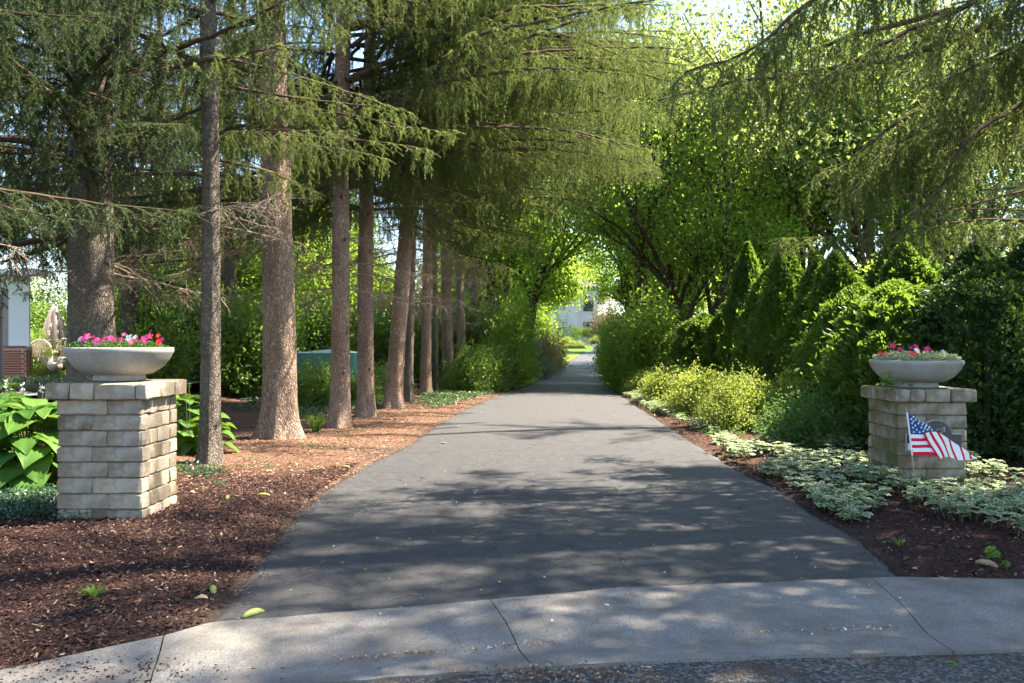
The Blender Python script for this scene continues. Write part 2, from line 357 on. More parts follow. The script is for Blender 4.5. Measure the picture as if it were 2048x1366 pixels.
M['tarp'] = simple('green_tarp', (.06, .21, .18), .45, .5, .2, 5); M['tarp_lit_top'] = simple('green_tarp_lit_top', (.50, .62, .60), .4, .5, .12, 5)  # tarp top is the same cloth, sunlight put into its paler colour
M['umbrella'] = simple('umbrella_cloth', (.36, .29, .28), .8, .2, .12); M['metal_dark'] = simple('dark_metal', (.03, .03, .03), .4, .5)
M['old_wood'] = simple('old_wood', (.09, .085, .05), .9, .2, .35, 12, .4)
M['house'] = simple('painted_brick', (.58, .57, .53), .8, .2, .05, 3, .1); M['frame'] = simple('window_frame', (.05, .045, .04), .5, .4)
k = NT('window_glass'); M['glass'] = k.done(k.bsdf((.05, .06, .065), .06, .9)); M['curtain'] = simple('curtain', (.45, .40, .36), .8, .1)
M['roof'] = simple('roof_shingle', (.10, .09, .085), .9, .2, .3, 5); M['bedwall'] = simple('bed_wall', (.16, .135, .12), .9, .2)
M['rock'] = simple('boulder', (.42, .35, .29), .9, .2, .25, 6, .4)
k = NT('wood_chips'); r = k.attr('rnd')
M['chip'] = k.done(k.bsdf(k.ramp(r, [(0, (.014, .008, .008)), (.5, (.045, .024, .020)), (.86, (.09, .048, .038)), (.965, (.16, .09, .06)), (1, (.40, .30, .20))]), .9, .15))
k = NT('needle_litter'); r = k.attr('rnd')
M['litter'] = k.done(k.bsdf(k.ramp(r, [(0, (.08, .04, .024)), (.5, (.19, .10, .06)), (.85, (.30, .18, .11)), (1, (.50, .38, .25))]), .9, .15))
k = NT('leaf_bits'); r = k.attr('rnd')
M['bits'] = k.done(k.bsdf(k.ramp(r, [(0, (.20, .09, .03)), (.4, (.38, .22, .09)), (.8, (.55, .48, .33)), (1, (.7, .68, .6))]), .8, .2))

# ================================================================== THE SETTING
def grid_mesh(xs, ys, zf, mats):
    X, Y = np.meshgrid(xs, ys); Z = zf(X, Y); V = np.stack([X, Y, Z], -1).reshape(-1, 3); nx = len(xs)
    i = np.arange(len(ys) - 1)[:, None] * nx; j = np.arange(nx - 1)[None]
    f = np.stack([i + j, i + j + 1, i + nx + j + 1, i + nx + j], -1).reshape(-1, 4)
    return Geo().add(V, f)
def spaced(segs):
    o = []
    for a0, b0, st in segs: o += list(np.arange(a0, b0, st))
    return np.array(o + [segs[-1][1]])
gxs = spaced([(-400, -60, 40), (-60, -16, 2.5), (-16, -6, .35), (-6, 7, .08), (7, 16, .35), (16, 60, 2.5), (60, 400, 40)])
gys = spaced([(-60, -4, 8), (-4, 2.5, .6), (2.5, 10, .07), (10, 20, .11), (20, 40, .4), (40, 120, 1.5), (120, 600, 40)])
G_ = grid_mesh(gxs, gys, ground_z, None)
me = G_.mesh('ground', [M['ground']], True)
V = G_.v[0]; x, y = V[:, 0], V[:, 1]
nz = fbm(x * .8, y * .8, 11)
litter = sstep(8.6, 10.5, y + (nz - .5) * 2) * (1 - sstep(-7.5, -9.5, x)) * (1 - sstep(27, 33, y)) * sstep(-9, -7, -np.abs(x + 1.5))
litter = litter * np.where(x > xr(y), .35, 1.0)
lawn = sstep(30, 34, y + (nz - .5)) * (1 - sstep(88, 95, y)); lawn = np.maximum(lawn, sstep(14, 20, np.abs(x) + (nz - .5) * 4) * sstep(5, 8, y))
dirt = np.clip((nz - .55) * 3, 0, .5) + (1 - sstep(.0, .25, np.maximum(xl(y) - x, x - xr(y)))) * .5
at = me.color_attributes.new('mask', 'FLOAT_COLOR', 'POINT')
at.data.foreach_set('color', np.stack([np.clip(litter, 0, 1), np.clip(lawn, 0, 1), np.clip(dirt * (1 - lawn), 0, 1), np.ones_like(x)], -1).astype(np.float32).ravel())
tag(link('ground', me), kind='structure')

# driveway: a strip that follows both edges and ends raggedly on the kerb
ys = spaced([(4.1, 8, .05), (8, 24, .12), (24, 100, .6)]); nu = 60
u = np.linspace(0, 1, nu); Yg = np.repeat(ys[:, None], nu, 1)
wob = .03 * (fbm(ys * 3, ys * 0, 21) - .5) * 2; wob2 = .03 * (fbm(ys * 3, ys * 0 + 9, 22) - .5) * 2
XL, XR = xl(ys) + wob, xr(ys) + wob2
Xg = XL[:, None] * (1 - u) + XR[:, None] * u
kb = yk(Xg); Yg = np.maximum(Yg, kb + .012 * (fbm(Xg * 6, Xg * 0, 4) - .5))
tt = (Yg - kb)
Zg = T(Yg) + .004 + .05 * np.sin(np.pi * u) [None] * sstep(6, 14, Yg) * .6 + .012 * (fbm(Xg * 1.2, Yg * 1.2, 9) - .5)
Zg = Zg - .03 * (1 - sstep(0, .04, np.minimum(Xg - XL[:, None], XR[:, None] - Xg)))
V = np.stack([Xg, Yg, Zg], -1).reshape(-1, 3); i = np.arange(len(ys) - 1)[:, None] * nu; j = np.arange(nu - 1)[None]
f = np.stack([i + j, i + j + 1, i + nu + j + 1, i + nu + j], -1).reshape(-1, 4)
ok = (np.ptp(V[f][:, :, 1], axis=1) > 1e-4); f = f[ok]
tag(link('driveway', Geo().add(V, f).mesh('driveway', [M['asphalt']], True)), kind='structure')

# street surface and kerb slabs
tag(link('road', grid_mesh(spaced([(-60, -5, 5), (-5, 6, .1), (6, 60, 6)]), spaced([(-12, 2, .5), (2, 4.6, .05)]),
    lambda X, Y: np.where(Y > yf(X) + .12, -.06, -.012) + .012 * (fbm(X * 7, Y * 7, 6) - .5) * (Y > 0), None).mesh('road', [M['road']], True)), kind='structure')
kerb = tag(bpy.data.objects.new('kerb', None), kind='structure'); COL.objects.link(kerb)
def kpt(px, py): return g(px, py)
jb = [kpt(330, 1275)[0], kpt(980, 1203)[0], kpt(1742, 1160)[0]]; jf = [kpt(318, 1400)[0], kpt(1068, 1338)[0], kpt(1905, 1303)[0]]
lx = [-12.0, -4.5] + jb + [5.2, 9.0]; lf = [-12.0, -4.3] + jf + [5.35, 9.0]
for s in range(len(lx) - 1):
    b0, b1, f0, f1 = lx[s] + .003, lx[s + 1] - .003, lf[s] + .003, lf[s + 1] - .003
    nx, ny = (60 if s in (1, 2, 3, 4) else 12), 26
    uu, vv = np.meshgrid(np.linspace(0, 1, nx), np.linspace(0, 1, ny))
    crk = (.010 * (fbm(vv * 5, vv * 0 + 3, 31) - .5)) * (np.abs(s - 2.5) < 2)
    xb = b0 * (1 - uu) + b1 * uu; xf_ = f0 * (1 - uu) + f1 * uu
    X = xb * (1 - vv) + xf_ * vv + crk * np.where(uu < .5, 1 - 2 * uu, 2 * uu - 1)
    yb = yk(X) + .02 * (fbm(X * 5, X * 0, 8) - .5); yfr = yf(X) + .025 * (fbm(X * 8, X * 0, 12) - .5)
    Y = yb * (1 - vv) + yfr * vv
    prof = np.interp(vv, [0, .06, .5, .66, .74, 1], [.012, .018, .012, -.012, -.022, .004])   # rolled kerb with its gutter
    Z = prof + .006 * (fbm(X * 4, Y * 4, 14) - .5)
    Vt = np.stack([X, Y, Z], -1).reshape(-1, 3); i = np.arange(ny - 1)[:, None] * nx; j = np.arange(nx - 1)[None]
    f = np.stack([i + j, i + nx + j, i + nx + j + 1, i + j + 1], -1).reshape(-1, 4)
    gg = Geo().add(Vt, f[:, ::-1]); 
    rim = list(range(nx)) + [nx * (q + 1) + nx - 1 for q in range(ny - 1)] + [nx * (ny - 1) + q for q in range(nx - 2, -1, -1)] + [nx * q for q in range(ny - 2, 0, -1)]
    rv = Vt[rim]; lo = rv.copy(); lo[:, 2] = -.09; m_ = len(rim); q = np.arange(m_); q2 = (q + 1) % m_
    gg.add(np.vstack([rv, lo]), np.stack([q, q2, q2 + m_, q + m_], -1))
    link('kerb_slab', gg.mesh('kerb_slab', [M['concrete']]), kerb)
# dirt and gravel lying in the kerb's joints
jg = Geo()
for s in range(3):
    t = np.linspace(0, 1, 14); X = jb[s] * (1 - t) + jf[s] * t; Y = yk(X) * (1 - t) + yf(X) * t
    zj = np.interp(t, [0, .06, .5, .66, .74, 1], [.012, .018, .012, -.012, -.022, .004]) - .009; v = np.concatenate([np.stack([X - .02, Y, zj], -1), np.stack([X + .02, Y, zj], -1)]); q = np.arange(13)
    jg.add(v, np.stack([q, q + 1, q + 15, q + 14], -1))
tag(link('joint_dirt', jg.mesh('joint_dirt', [M['ground']])), kind='stuff')

# patio of the neighbouring house (pale brown paving on the rise)
tag(link('patio', grid_mesh(spaced([(-30, -8, 1.0)]), spaced([(15.5, 27.8, .8)]), lambda X, Y: T(Y) + side_rise(-11, 15) + .012 + 0 * X, None).mesh('patio', [M['paver']])), kind='structure')
# lawn verges along the far drive
def strip(name, pl, pr, mat, dz=.03, n=40):
    pl, pr = bez([(*p, 0) for p in pl], n), bez([(*p, 0) for p in pr], n); t = np.linspace(0, 1, 9)
    P = pl[:, None] * (1 - t)[None, :, None] + pr[:, None] * t[None, :, None]
    P[..., 2] = T(P[..., 1]) + dz + .012 * (fbm(P[..., 0] * 2, P[..., 1] * 2, 2) - .5); V = P.reshape(-1, 3); i = np.arange(n - 1)[:, None] * 9; j = np.arange(8)[None]
    return tag(link(name, Geo().add(V, np.stack([i + j, i + j + 1, i + 10 + j, i + 9 + j], -1).reshape(-1, 4)).mesh(name, [mat], True)), kind='structure')
k = NT('lawn_grass'); c = k.coord('Object', (1, .5, 1)); M['lawn'] = k.done(k.bsdf(k.ramp(k.noise(c, 9, 6, .75), [(.3, (.07, .13, .015)), (.7, (.20, .28, .04))]), .9, .15, k.bump(k.noise(c, 60, 3), .6, .03)))
yy = [30, 34, 40, 48, 56, 64, 72]
strip('lawn', [(float(xl(v)) - 3.2, v) for v in yy], [(float(xl(v)) + .02, v) for v in yy], M['lawn'], .035)
strip('lawn', [(float(xr(v)) - .02, v) for v in yy], [(float(xr(v)) + 1.6, v) for v in yy], M['lawn'], .035)

# ================================================================== GATE PILLARS
def stone_block(sx, sy, sz, seed, mat):
    """tumbled block: chamfered edges, worn corners; centred, 3 x 3 x 2 faces a side plus bevels"""
    r = np.random.RandomState(seed); b = .011
    def ring(hx, hy, z, n=3):
        q = []
        for (ax, ay, bx, by) in [(-1, -1, 1, -1), (1, -1, 1, 1), (1, 1, -1, 1), (-1, 1, -1, -1)]:
            for t in np.linspace(.06, .94, n): q.append(((ax + (bx - ax) * t) * hx, (ay + (by - ay) * t) * hy, z))
        return q
    L = [ring(sx / 2 - b * 1.6, sy / 2 - b * 1.6, -sz / 2 + .001), ring(sx / 2, sy / 2, -sz / 2 + b), ring(sx / 2, sy / 2, sz / 2 - b), ring(sx / 2 - b * 1.6, sy / 2 - b * 1.6, sz / 2 - .001)]
    V = np.array(L); N = V.shape[1]; V[1:3, :, :] += r.normal(0, .0036, (2, N, 3)) ; V[[0, 3], :, :2] += r.normal(0, .0035, (2, N, 2))
    V = V.reshape(-1, 3); i = np.arange(3)[:, None] * N; j = np.arange(N)[None]; k2 = (j + 1) % N
    g_ = Geo().add(V, np.stack([i + j, i + k2, i + N + k2, i + N + j], -1).reshape(-1, 4))
    g_.f.append((np.arange(3 * N, 4 * N)[None], 0, np.array([.5]))); g_.f.append((np.arange(N)[::-1][None], 0, np.array([.5])))
    return g_.mesh('stone_block', [mat])
def pillar(cx, cy, W, dep, zb, ch, n, cap_h, over, label, mat, front_first, seed):
    t = thing('stone_pillar', (cx, cy, 0), label, 'pillar', 'stone pillars either side of the drive')
    r = random.Random(seed); th = .15
    core = Geo().add(*box(-W / 2 + .02, W / 2 - .02, -dep / 2 + .02, dep / 2 - .02, zb - .05, zb + n * ch)); link('core', core.mesh('core', [M['mortar']]), t)
    gapz = .0015; s0 = seed * 100
    for c_ in range(n):
        z = zb + (c_ + .5) * ch; A = (c_ + front_first) % 2
        cut = .41 if A else .59                          # where the front joint sits
        rects = []
        # pinwheel: front and back run the full width, sides fill between, alternating
        f_l, f_r = -W / 2, W / 2
        if A: rects += [(f_l, f_l + W * cut, -dep / 2, -dep / 2 + th), (f_l + W * cut, f_r, -dep / 2, -dep / 2 + th)]
        else: rects += [(f_l, f_l + W * cut, -dep / 2, -dep / 2 + th), (f_l + W * cut, f_r, -dep / 2, -dep / 2 + th)]
        rects += [(f_l, 0, dep / 2 - th, dep / 2), (0, f_r, dep / 2 - th, dep / 2)]
        sc = (.62 if A else .40); y0, y1 = -dep / 2 + th, dep / 2 - th; ym = y0 + (y1 - y0) * sc
        for (a0, b0) in ((f_l, f_l + th), (f_r - th, f_r)):
            rects += [(a0, b0, y0, ym), (a0, b0, ym, y1)]
        for (x0, x1, ya, yb) in rects:
            s0 += 1; o = link('stone_block', stone_block(x1 - x0 - .002, yb - ya - .002, ch - gapz, s0, mat), t)
            o.location = ((x0 + x1) / 2 + r.uniform(-.004, .004), (ya + yb) / 2 + r.uniform(-.004, .004), z + r.uniform(-.0015, .0015)); o.rotation_euler = (0, 0, r.uniform(-.009, .009))
    z = zb + n * ch + cap_h / 2; Wc, Dc = W / 2 + over, dep / 2 + over
    cuts = [-1, -.52, -.04, .78, 1] if front_first else [-1, -.62, -.25, .37, 1]
    rows = [(-Dc, -Dc * .36), (-Dc * .36, Dc * .33), (Dc * .33, Dc)]
    for q, (ya, yb) in enumerate(rows):
        cc = cuts if q == 0 else ([-1, -.3, .45, 1] if q == 1 else [-1, -.5, .2, 1])
        for k_ in range(len(cc) - 1):
            s0 += 1; x0, x1 = cc[k_] * Wc, cc[k_ + 1] * Wc
            o = link('cap_stone', stone_block(x1 - x0 - .003, yb - ya - .003, cap_h, s0, mat), t); o.location = ((x0 + x1) / 2, (ya + yb) / 2, z + r.uniform(-.0015, .0015)); o.rotation_euler = (0, 0, r.uniform(-.004, .004))
    return t
LPX, LPY, LPW = -3.342, 7.03, .69
pillar(LPX, LPY, LPW, .70, -.02, .1275, 8, .135, .068, 'tall tan stone block pillar at the mulch edge carrying the bowl of magenta flowers before the thick spruce trunk', M['stone'], 1, 3)
RPX, RPY = 4.233, 8.65
pillar(RPX, RPY, .69, .70, -.075, .1345, 7, .13, .068, 'mossy stone block pillar with a grey plaque, rising from variegated ground cover beside the flag', M['stone_moss'], 0, 5)
LTOP, RTOP = 1.1375, .998

def bowl(x, y, z, Rr, H, label):
    t = thing('planter_bowl', (x, y, z), label, 'planter', 'concrete bowls on the pillars')
    rb = Rr * .48
    prof = [(0, 0.002), (rb * .97, 0.002), (rb, .008), (rb * .985, .045), (rb * .97, .052), (Rr * .60, .062), (Rr * .80, .115), (Rr * .93, .19), (Rr * .975, H - .055), (Rr * .985, H - .048), (Rr * 1.0, H - .035), (Rr * 1.0, H - .012), (Rr * .985, H - .002), (Rr * .94, H), (Rr * .92, H - .012), (Rr * .90, H - .04), (0, H - .04)]
    link('bowl', Geo().add(*lathe(prof, 72)).mesh('bowl', [M['bowl']], True), t)
    v, f = lathe([(0, H - .018), (Rr * .5, H - .02), (Rr * .915, H - .026)], 40); link('soil', Geo().add(v, f).mesh('soil', [M['soil']], True), t)
    return z + H
zl = bowl(LPX, LPY, LTOP, .43, .285, 'wide grey concrete bowl on the tall pillar, full of magenta and pink flowers')
zr = bowl(RPX, RPY, RTOP, .452, .285, 'wide grey concrete bowl on the mossy pillar, with pale leaves and red flowers')

def blossom_mesh(name, mat, s):
    G2 = Geo(); r = np.random.RandomState(5)
    for q in range(5):
        a0 = q * 2 * math.pi / 5; d = np.array([math.cos(a0), math.sin(a0), 0]); n_ = np.array([-d[1], d[0], 0])
        P = [d * .08 * s, d * .45 * s + n_ * .34 * s + [0, 0, .10 * s], d * .85 * s + n_ * .26 * s + [0, 0, .06 * s], d * s * 1.0 + [0, 0, .02 * s], d * .85 * s - n_ * .26 * s + [0, 0, .04 * s], d * .45 * s - n_ * .34 * s + [0, 0, .12 * s]]
        G2.add(P, [[0, 1, 2, 3, 4, 5][::-1]], 0, .3 + .15 * q)
    v, f = lathe([(.13 * s, .08 * s), (.10 * s, .15 * s), (0, .17 * s)], 6); G2.add(v, f, 1)
    return G2.mesh(name, [mat, M['yellow']])
BL = {c: blossom_mesh('blossom', M[c], .025) for c in ('pink', 'magenta', 'white_petal', 'red', 'salmon')}
def bedding(x, y, z, R, spots, leafm, label, seed, hscale=1.0):
    r = np.random.RandomState(seed); t = thing('bedding_plant', (x, y, z), label, 'flowers')
    N = 2600; a_ = r.uniform(0, 2 * math.pi, N); rr = R * np.sqrt(r.uniform(0, 1, N)) * .96
    hh = (.045 + .06 * vnoise(np.cos(a_) * rr * 9 + 50, np.sin(a_) * rr * 9 + 50, seed)) * hscale * (1 - .5 * (rr / R) ** 3)
    C = np.stack([np.cos(a_) * rr, np.sin(a_) * rr, hh * r.uniform(.1, 1, N)], -1); D = np.stack([np.cos(a_), np.sin(a_), r.uniform(-.2, .6, N)], -1) + r.normal(0, .7, (N, 3))
    link('foliage', Geo().add(*leaves(C, D, .032, .55, rng=r)[:2], 0, r.uniform(0, 1, 2 * N)).mesh('foliage', [leafm]), t)
    for (px, py, c, s) in spots:                       # one blossom per flower the photo shows
        fx = max(-R * .88, min(R * .88, (px - 1024) / F * (y - R * .3) - x)); zz = CH - (py - HY) / F * (y - R * .3) - z; fy = r.uniform(-.85, .1) * math.sqrt(max(.001, R * R - fx * fx)) * .9
        ob = link('blossom', BL[c], t); ob.location = (fx, fy, max(.02, zz)); ob.rotation_euler = (1.1 + r.uniform(-.3, .3), r.uniform(-.3, .3), r.uniform(-.5, .5)); ob.scale = (s, s, s)
    return t
sp1 = [(171,674,'pink',1),(180,677,'pink',1.1),(188,673,'pink',1.3),(184,680,'magenta',1),(193,679,'pink',1),(197,677,'red',.8),(213,676,'pink',1.2),(209,682,'magenta',1.2),(217,682,'magenta',1.4),(221,686,'magenta',1.3),(228,677,'magenta',.8),(204,686,'magenta',1.2),(240,688,'pink',1.2),(243,679,'salmon',1),(238,679,'pink',.9),(265,676,'white_petal',1.4),(262,674,'white_petal',1),(266,681,'pink',1.4),(294,672,'pink',1.2),(296,677,'pink',1),(312,671,'red',.9),(330,679,'pink',1),(324,681,'red',.9),(345,683,'pink',1.1),(348,686,'red',.9),(255,669,'salmon',.8),(150,679,'white_petal',1.2),(232,684,'magenta',.9),(273,684,'salmon',.9),(293,683,'magenta',.9)]
bedding(LPX, LPY, zl - .02, .415, sp1, M['bedding'], 'magenta and pink bedding flowers with dark green leaves in the bowl before the thick trunk', 8, .9)
sp2 = [(1783,692,'pink',1.4),(1816,693,'pink',1.4),(1818,696,'magenta',1),(1797,698,'pink',1),(1857,698,'pink',1.5),(1773,707,'red',1.5),(1824,708,'red',1.6),(1828,706,'salmon',1),(1838,701,'white_petal',1.4),(1903,705,'white_petal',1.4),(1906,712,'red',1.2),(1875,708,'magenta',.9),(1770,705,'pink',.9),(1846,706,'white_petal',.8)]
bedding(RPX, RPY, zr - .02, .435, sp2, M['bedding_pale'], 'red and pink flowers over pale variegated leaves in the bowl above the plaque', 9, 1.3)
# green shoots hanging over the foot of the right-hand bowl
r_ = np.random.RandomState(3); C = np.array([px2w(p[0], p[1], RPY - .36) for p in [(1768, 757), (1772, 765), (1779, 760), (1789, 767), (1795, 768), (1765, 763), (1768, 760), (1776, 751), (1771, 770)]])
C = np.repeat(C, 5, 0) + r_.normal(0, .022, (45, 3))
o = link('creeping_shoot', Geo().add(*leaves(C, r_.normal(0, 1, (45, 3)), .05, .7, rng=r_)[:2]).mesh('creeping_shoot', [M['shrub']])); tag(o, 'small green shoot growing at the foot of the bowl above the plaque', 'plant')
C = np.repeat([np.array(px2w(1822, 769, RPY - .36))], 5, 0) + r_.normal(0, .01, (5, 3)); o = link('creeping_shoot', Geo().add(*leaves(C, r_.normal(0, 1, (5, 3)), .04, .7, rng=r_)[:2]).mesh('creeping_shoot', [M['shrub']])); tag(o, 'tiny green shoot under the middle of the bowl above the plaque', 'plant')

# plaque on the right pillar
yp = RPY - .35 - .012; pl_ = thing('address_plaque', (RPX, yp, 0), 'dark grey arch-topped plaque on the front of the mossy pillar, half covered by the flag', 'plaque')
def pp(zx, zy, D): return px2w(1780 + zx / 7.59, 800 + zy / 7.59, D)
def poly_plate(pts, th, mat, name, parent, off):
    P = np.array([(p[0] - RPX, -off, p[2]) for p in pts]); n = len(P); B = P + [0, th, 0]
    g_ = Geo().add(np.vstack([P, B]), np.stack([np.arange(n), (np.arange(n) + 1) % n, (np.arange(n) + 1) % n + n, np.arange(n) + n], -1))
    g_.f.append((np.arange(n)[None], 0, np.array([.5]))); g_.f.append((np.arange(n, 2 * n)[::-1][None], 0, np.array([.5])))
    return link(name, g_.mesh(name, [mat]), parent)
def arch(k_=0):
    q = [(255 - k_, 772 + k_), (1085 + k_, 772 + k_), (1085 + k_, 520 - k_), (948 + k_, 520 - k_)]
    for an in np.linspace(-.05, math.pi + .05, 22)[1:-1]: q.append((700 + (238 + k_) * math.cos(an), 545 - (238 + k_) * math.sin(an)))
    return q + [(462 - k_, 520 - k_), (255 - k_, 520 - k_)]
poly_plate([pp(a0, b0, yp) for a0, b0 in arch(8)], .02, M['plaque_edge'], 'plaque_rim', pl_, 0.0)
poly_plate([pp(a0, b0, yp) for a0, b0 in arch(0)], .02, M['plaque'], 'plaque_face', pl_, .006)
def curl(pts, rad, name='ornament'):
    P = [np.array(pp(a0, b0, yp)) - [RPX, yp, 0] + [0, -.010, 0] for a0, b0 in pts]
    link(name, Geo().add(*tube(bez(P, 24), rad, 5)).mesh(name, [M['plaque_edge']], True), pl_)
curl([(745, 445), (765, 432), (785, 445), (788, 480), (765, 505), (745, 495)], .0022)
curl([(808, 432), (806, 410), (822, 408), (820, 440), (808, 470)], .0035); curl([(700, 440), (706, 462)], .0030); curl([(725, 430), (728, 448)], .0022)
curl([(815, 462), (818, 484)], .0040); curl([(757, 362), (763, 374)], .0025)
poly_plate([pp(a0, b0, yp) for a0, b0 in [(262, 655), (330, 655), (330, 762), (262, 762)]], .004, M['white_paint'], 'sticker', pl_, .009)

# flag on its stick
FD = 7.95; ft = thing('small_flag', (px2w(1830, 971, FD).x, FD, 0), 'small stars and stripes flag on a stick in front of the mossy pillar', 'flag'); F0 = np.array(ft.location)
def fp(zx, zy, dy=0.0): return np.array(px2w(1780 + zx / 7.59, 800 + zy / 7.59, FD)) - F0 + np.array([0, dy, 0])
st_ = [fp(243, 110), fp(330, 800), fp(398, 1340)]; link('stick', Geo().add(*tube(bez(st_, 12), .0042, 8)).mesh('stick', [M['pole_wood']], True), ft)
v, f = tube([fp(258, 190, -.001), fp(337, 838, -.001)], .0075, 8); link('sleeve', Geo().add(v, f).mesh('sleeve', [M['flag_white']], True), ft)
def cloth(poly4, mat, name, amp=.02, base=0.0, n=(8, 3)):
    a0, b0, c0, d0 = [np.array(p, float) for p in poly4]      # a-b top edge, d-c bottom edge in zoom pixels
    G2 = []; 
    for q in range(n[1] + 1):
        for p in range(n[0] + 1):
            s, t = p / n[0], q / n[1]; z_ = (a0 * (1 - s) + b0 * s) * (1 - t) + (d0 * (1 - s) + c0 * s) * t
            G2.append(fp(z_[0], z_[1], base + amp * math.sin(z_[0] * .017 + z_[1] * .006)))
    i = np.arange(n[1])[:, None] * (n[0] + 1); j = np.arange(n[0])[None]
    return link(name, Geo().add(G2, np.stack([i + j, i + n[0] + 1 + j, i + n[0] + 2 + j, i + j + 1], -1).reshape(-1, 4)).mesh(name, [mat], True), ft)
cloth([(275, 205), (700, 478), (505, 522), (313, 522)], M['flag_blue'], 'canton', .012, 0, (12, 8))
hs = [(522, 578), (578, 626), (626, 680), (680, 727), (727, 787), (787, 842)]
for q, (t0, t1) in enumerate(hs):
    fx = lambda y_: 495 + (y_ - 505) * .60 + 12; lx_ = lambda y_: 310 + (y_ - 520) * .118
    cloth([(lx_(t0), t0), (fx(t0), t0 - 4), (fx(t1), t1 + 6), (lx_(t1), t1)], M['flag_white' if q % 2 == 0 else 'flag_red'], 'stripe', .012, .0008)
bands = [((487,503),(720,892)),((520,498),(748,890)),((583,485),(790,868)),((630,480),(828,862)),((698,482),(888,862)),((745,500),(918,875)),((868,582),(975,888)),((908,605),(1012,906)),((1035,690),(1096,908)),((1068,712),(1130,910)),((1185,795),(1210,905)),((1215,818),(1250,893)),((1322,882),(1318,892))]
for q in range(12):
    (ta, ba), (tb, bb) = bands[q], bands[q + 1]; cloth([ta, tb, bb, ba], M['flag_red' if q % 2 == 0 else 'flag_white'], 'stripe', .012, -.014, (4, 8))
stars = [(330,290),(362,260),(395,300),(343,355),(430,355),(387,388),(355,420),(465,415),(402,450),(362,487),(440,487),(495,472),(482,375),(445,325),(515,432),(545,380),(567,452),(590,422),(530,402),(640,452),(600,408),(492,345),(362,325)]
sm = Geo(); P = []
for q in range(10):
    a0 = math.pi / 2 + q * math.pi / 5; R_ = 1 if q % 2 == 0 else .42; P.append((R_ * math.cos(a0), 0, R_ * math.sin(a0)))
sm.add(P + [(0, 0, 0)], [[q, (q + 1) % 10, 10] for q in range(10)]); sm = sm.mesh('star', [M['flag_white']])
for (sx, sy) in stars:
    p = fp(sx, sy, .012 * math.sin(sx * .017 + sy * .006) - .003); s = link('star', sm, ft); s.location = p; s.scale = (.0125, 1, .0125); s.rotation_euler = (0, .15, 0)
o = link('garden_stake', Geo().add(*tube([px2w(1934, 920, 8.1), px2w(1930, 975, 8.1)], .004, 6)).mesh('garden_stake', [M['metal_dark']])); tag(o, 'thin dark metal garden stake under the tip of the flag', 'stake')

# ================================================================== FAR HOUSE
hx0, hx1, hy0, hy1 = -2.0, 11.75, 115.0, 128.0; hz = float(T(115)) - .3; H0 = hz
ht = thing('house', (5, 115, 0), 'pale painted two-storey house at the far end of the drive', 'house')
def lbox(name, b, mat, parent, base): 
    x0, x1, y0, y1, z0, z1 = b; bx, by, bz = base
    return link(name, Geo().add(*box(x0 - bx, x1 - bx, y0 - by, y1 - by, z0 - bz, z1 - bz)).mesh(name, [mat]), parent)
B5 = (5, 115, 0)
lbox('wall', (hx0, hx1, hy0, hy1, hz, 9.3), M['house'], ht, B5)
lbox('corner_pier', (11.35, 11.95, 114.85, 115.5, hz, 9.3), M['house'], ht, B5)
lbox('wall_step', (6.4, 9.2, 114.4, 115.2, hz, 9.3), M['house'], ht, B5)
rf = Geo().add([(hx0-.6-5,-.8,9.3),(hx1+.6-5,-.8,9.3),(hx1+.6-5,13.6,9.3),(hx0-.6-5,13.6,9.3),(2-5,6.5,12.8),(8-5,6.5,12.8)], [(0,3,2,1)]); rf.f += [(np.array([[0,1,5,4]]),0,np.array([.5])),(np.array([[1,2,5]]),0,np.array([.5])),(np.array([[2,3,4,5]]),0,np.array([.5])),(np.array([[3,0,4]]),0,np.array([.5]))]
link('roof', rf.mesh('roof', [M['roof']]), ht)
def hwin(x0, x1, z0, z1, y=114.93, nx=2, nz_=3, door=False, parent=ht, base=B5, curtain_=None):
    fr = Geo(); b = .07
    for (a0, b0, c0, d0) in [(x0, x1, z0, z0 + b), (x0, x1, z1 - b, z1), (x0, x0 + b, z0 + b, z1 - b), (x1 - b, x1, z0 + b, z1 - b)]: fr.add(*box(a0 - base[0], b0 - base[0], y - base[1], y + .06 - base[1], c0, d0))
    for q in range(1, nx): xx = x0 + (x1 - x0) * q / nx - base[0]; fr.add(*box(xx - .02, xx + .02, y + .01 - base[1], y + .05 - base[1], z0 + b, z1 - b))
    for q in range(1, nz_): zz = z0 + (z1 - z0) * q / nz_; fr.add(*box(x0 + b - base[0], x1 - b - base[0], y + .012 - base[1], y + .048 - base[1], zz - .02, zz + .02))
    w_ = link('door' if door else 'window', fr.mesh('window', [M['frame']]), parent)
    link('pane', Geo().add(*box(x0 + .03 - base[0], x1 - .03 - base[0], y + .03 - base[1], y + .055 - base[1], z0 + .02, z1 - .02)).mesh('pane', [M['glass']]), w_)
    if curtain_: link('curtain', Geo().add(*box(curtain_[0] - base[0], curtain_[1] - base[0], y + .022 - base[1], y + .029 - base[1], z0 + .1, z1 - .1)).mesh('curtain', [M['curtain']]), w_)
hwin(9.95, 10.62, 2.95, 4.55, nx=2, nz_=3, curtain_=(10.1, 10.35)); hwin(10.66, 11.30, 2.45, 4.55, nx=1, nz_=4, door=True, curtain_=(10.8, 11.2))
hwin(9.95, 10.62, 6.0, 7.5); hwin(10.66, 11.30, 6.0, 7.5)
for q in range(3): hwin(-.5 + q * 2.3, .9 + q * 2.3, 3.0, 4.6); hwin(-.5 + q * 2.3, .9 + q * 2.3, 6.0, 7.5)
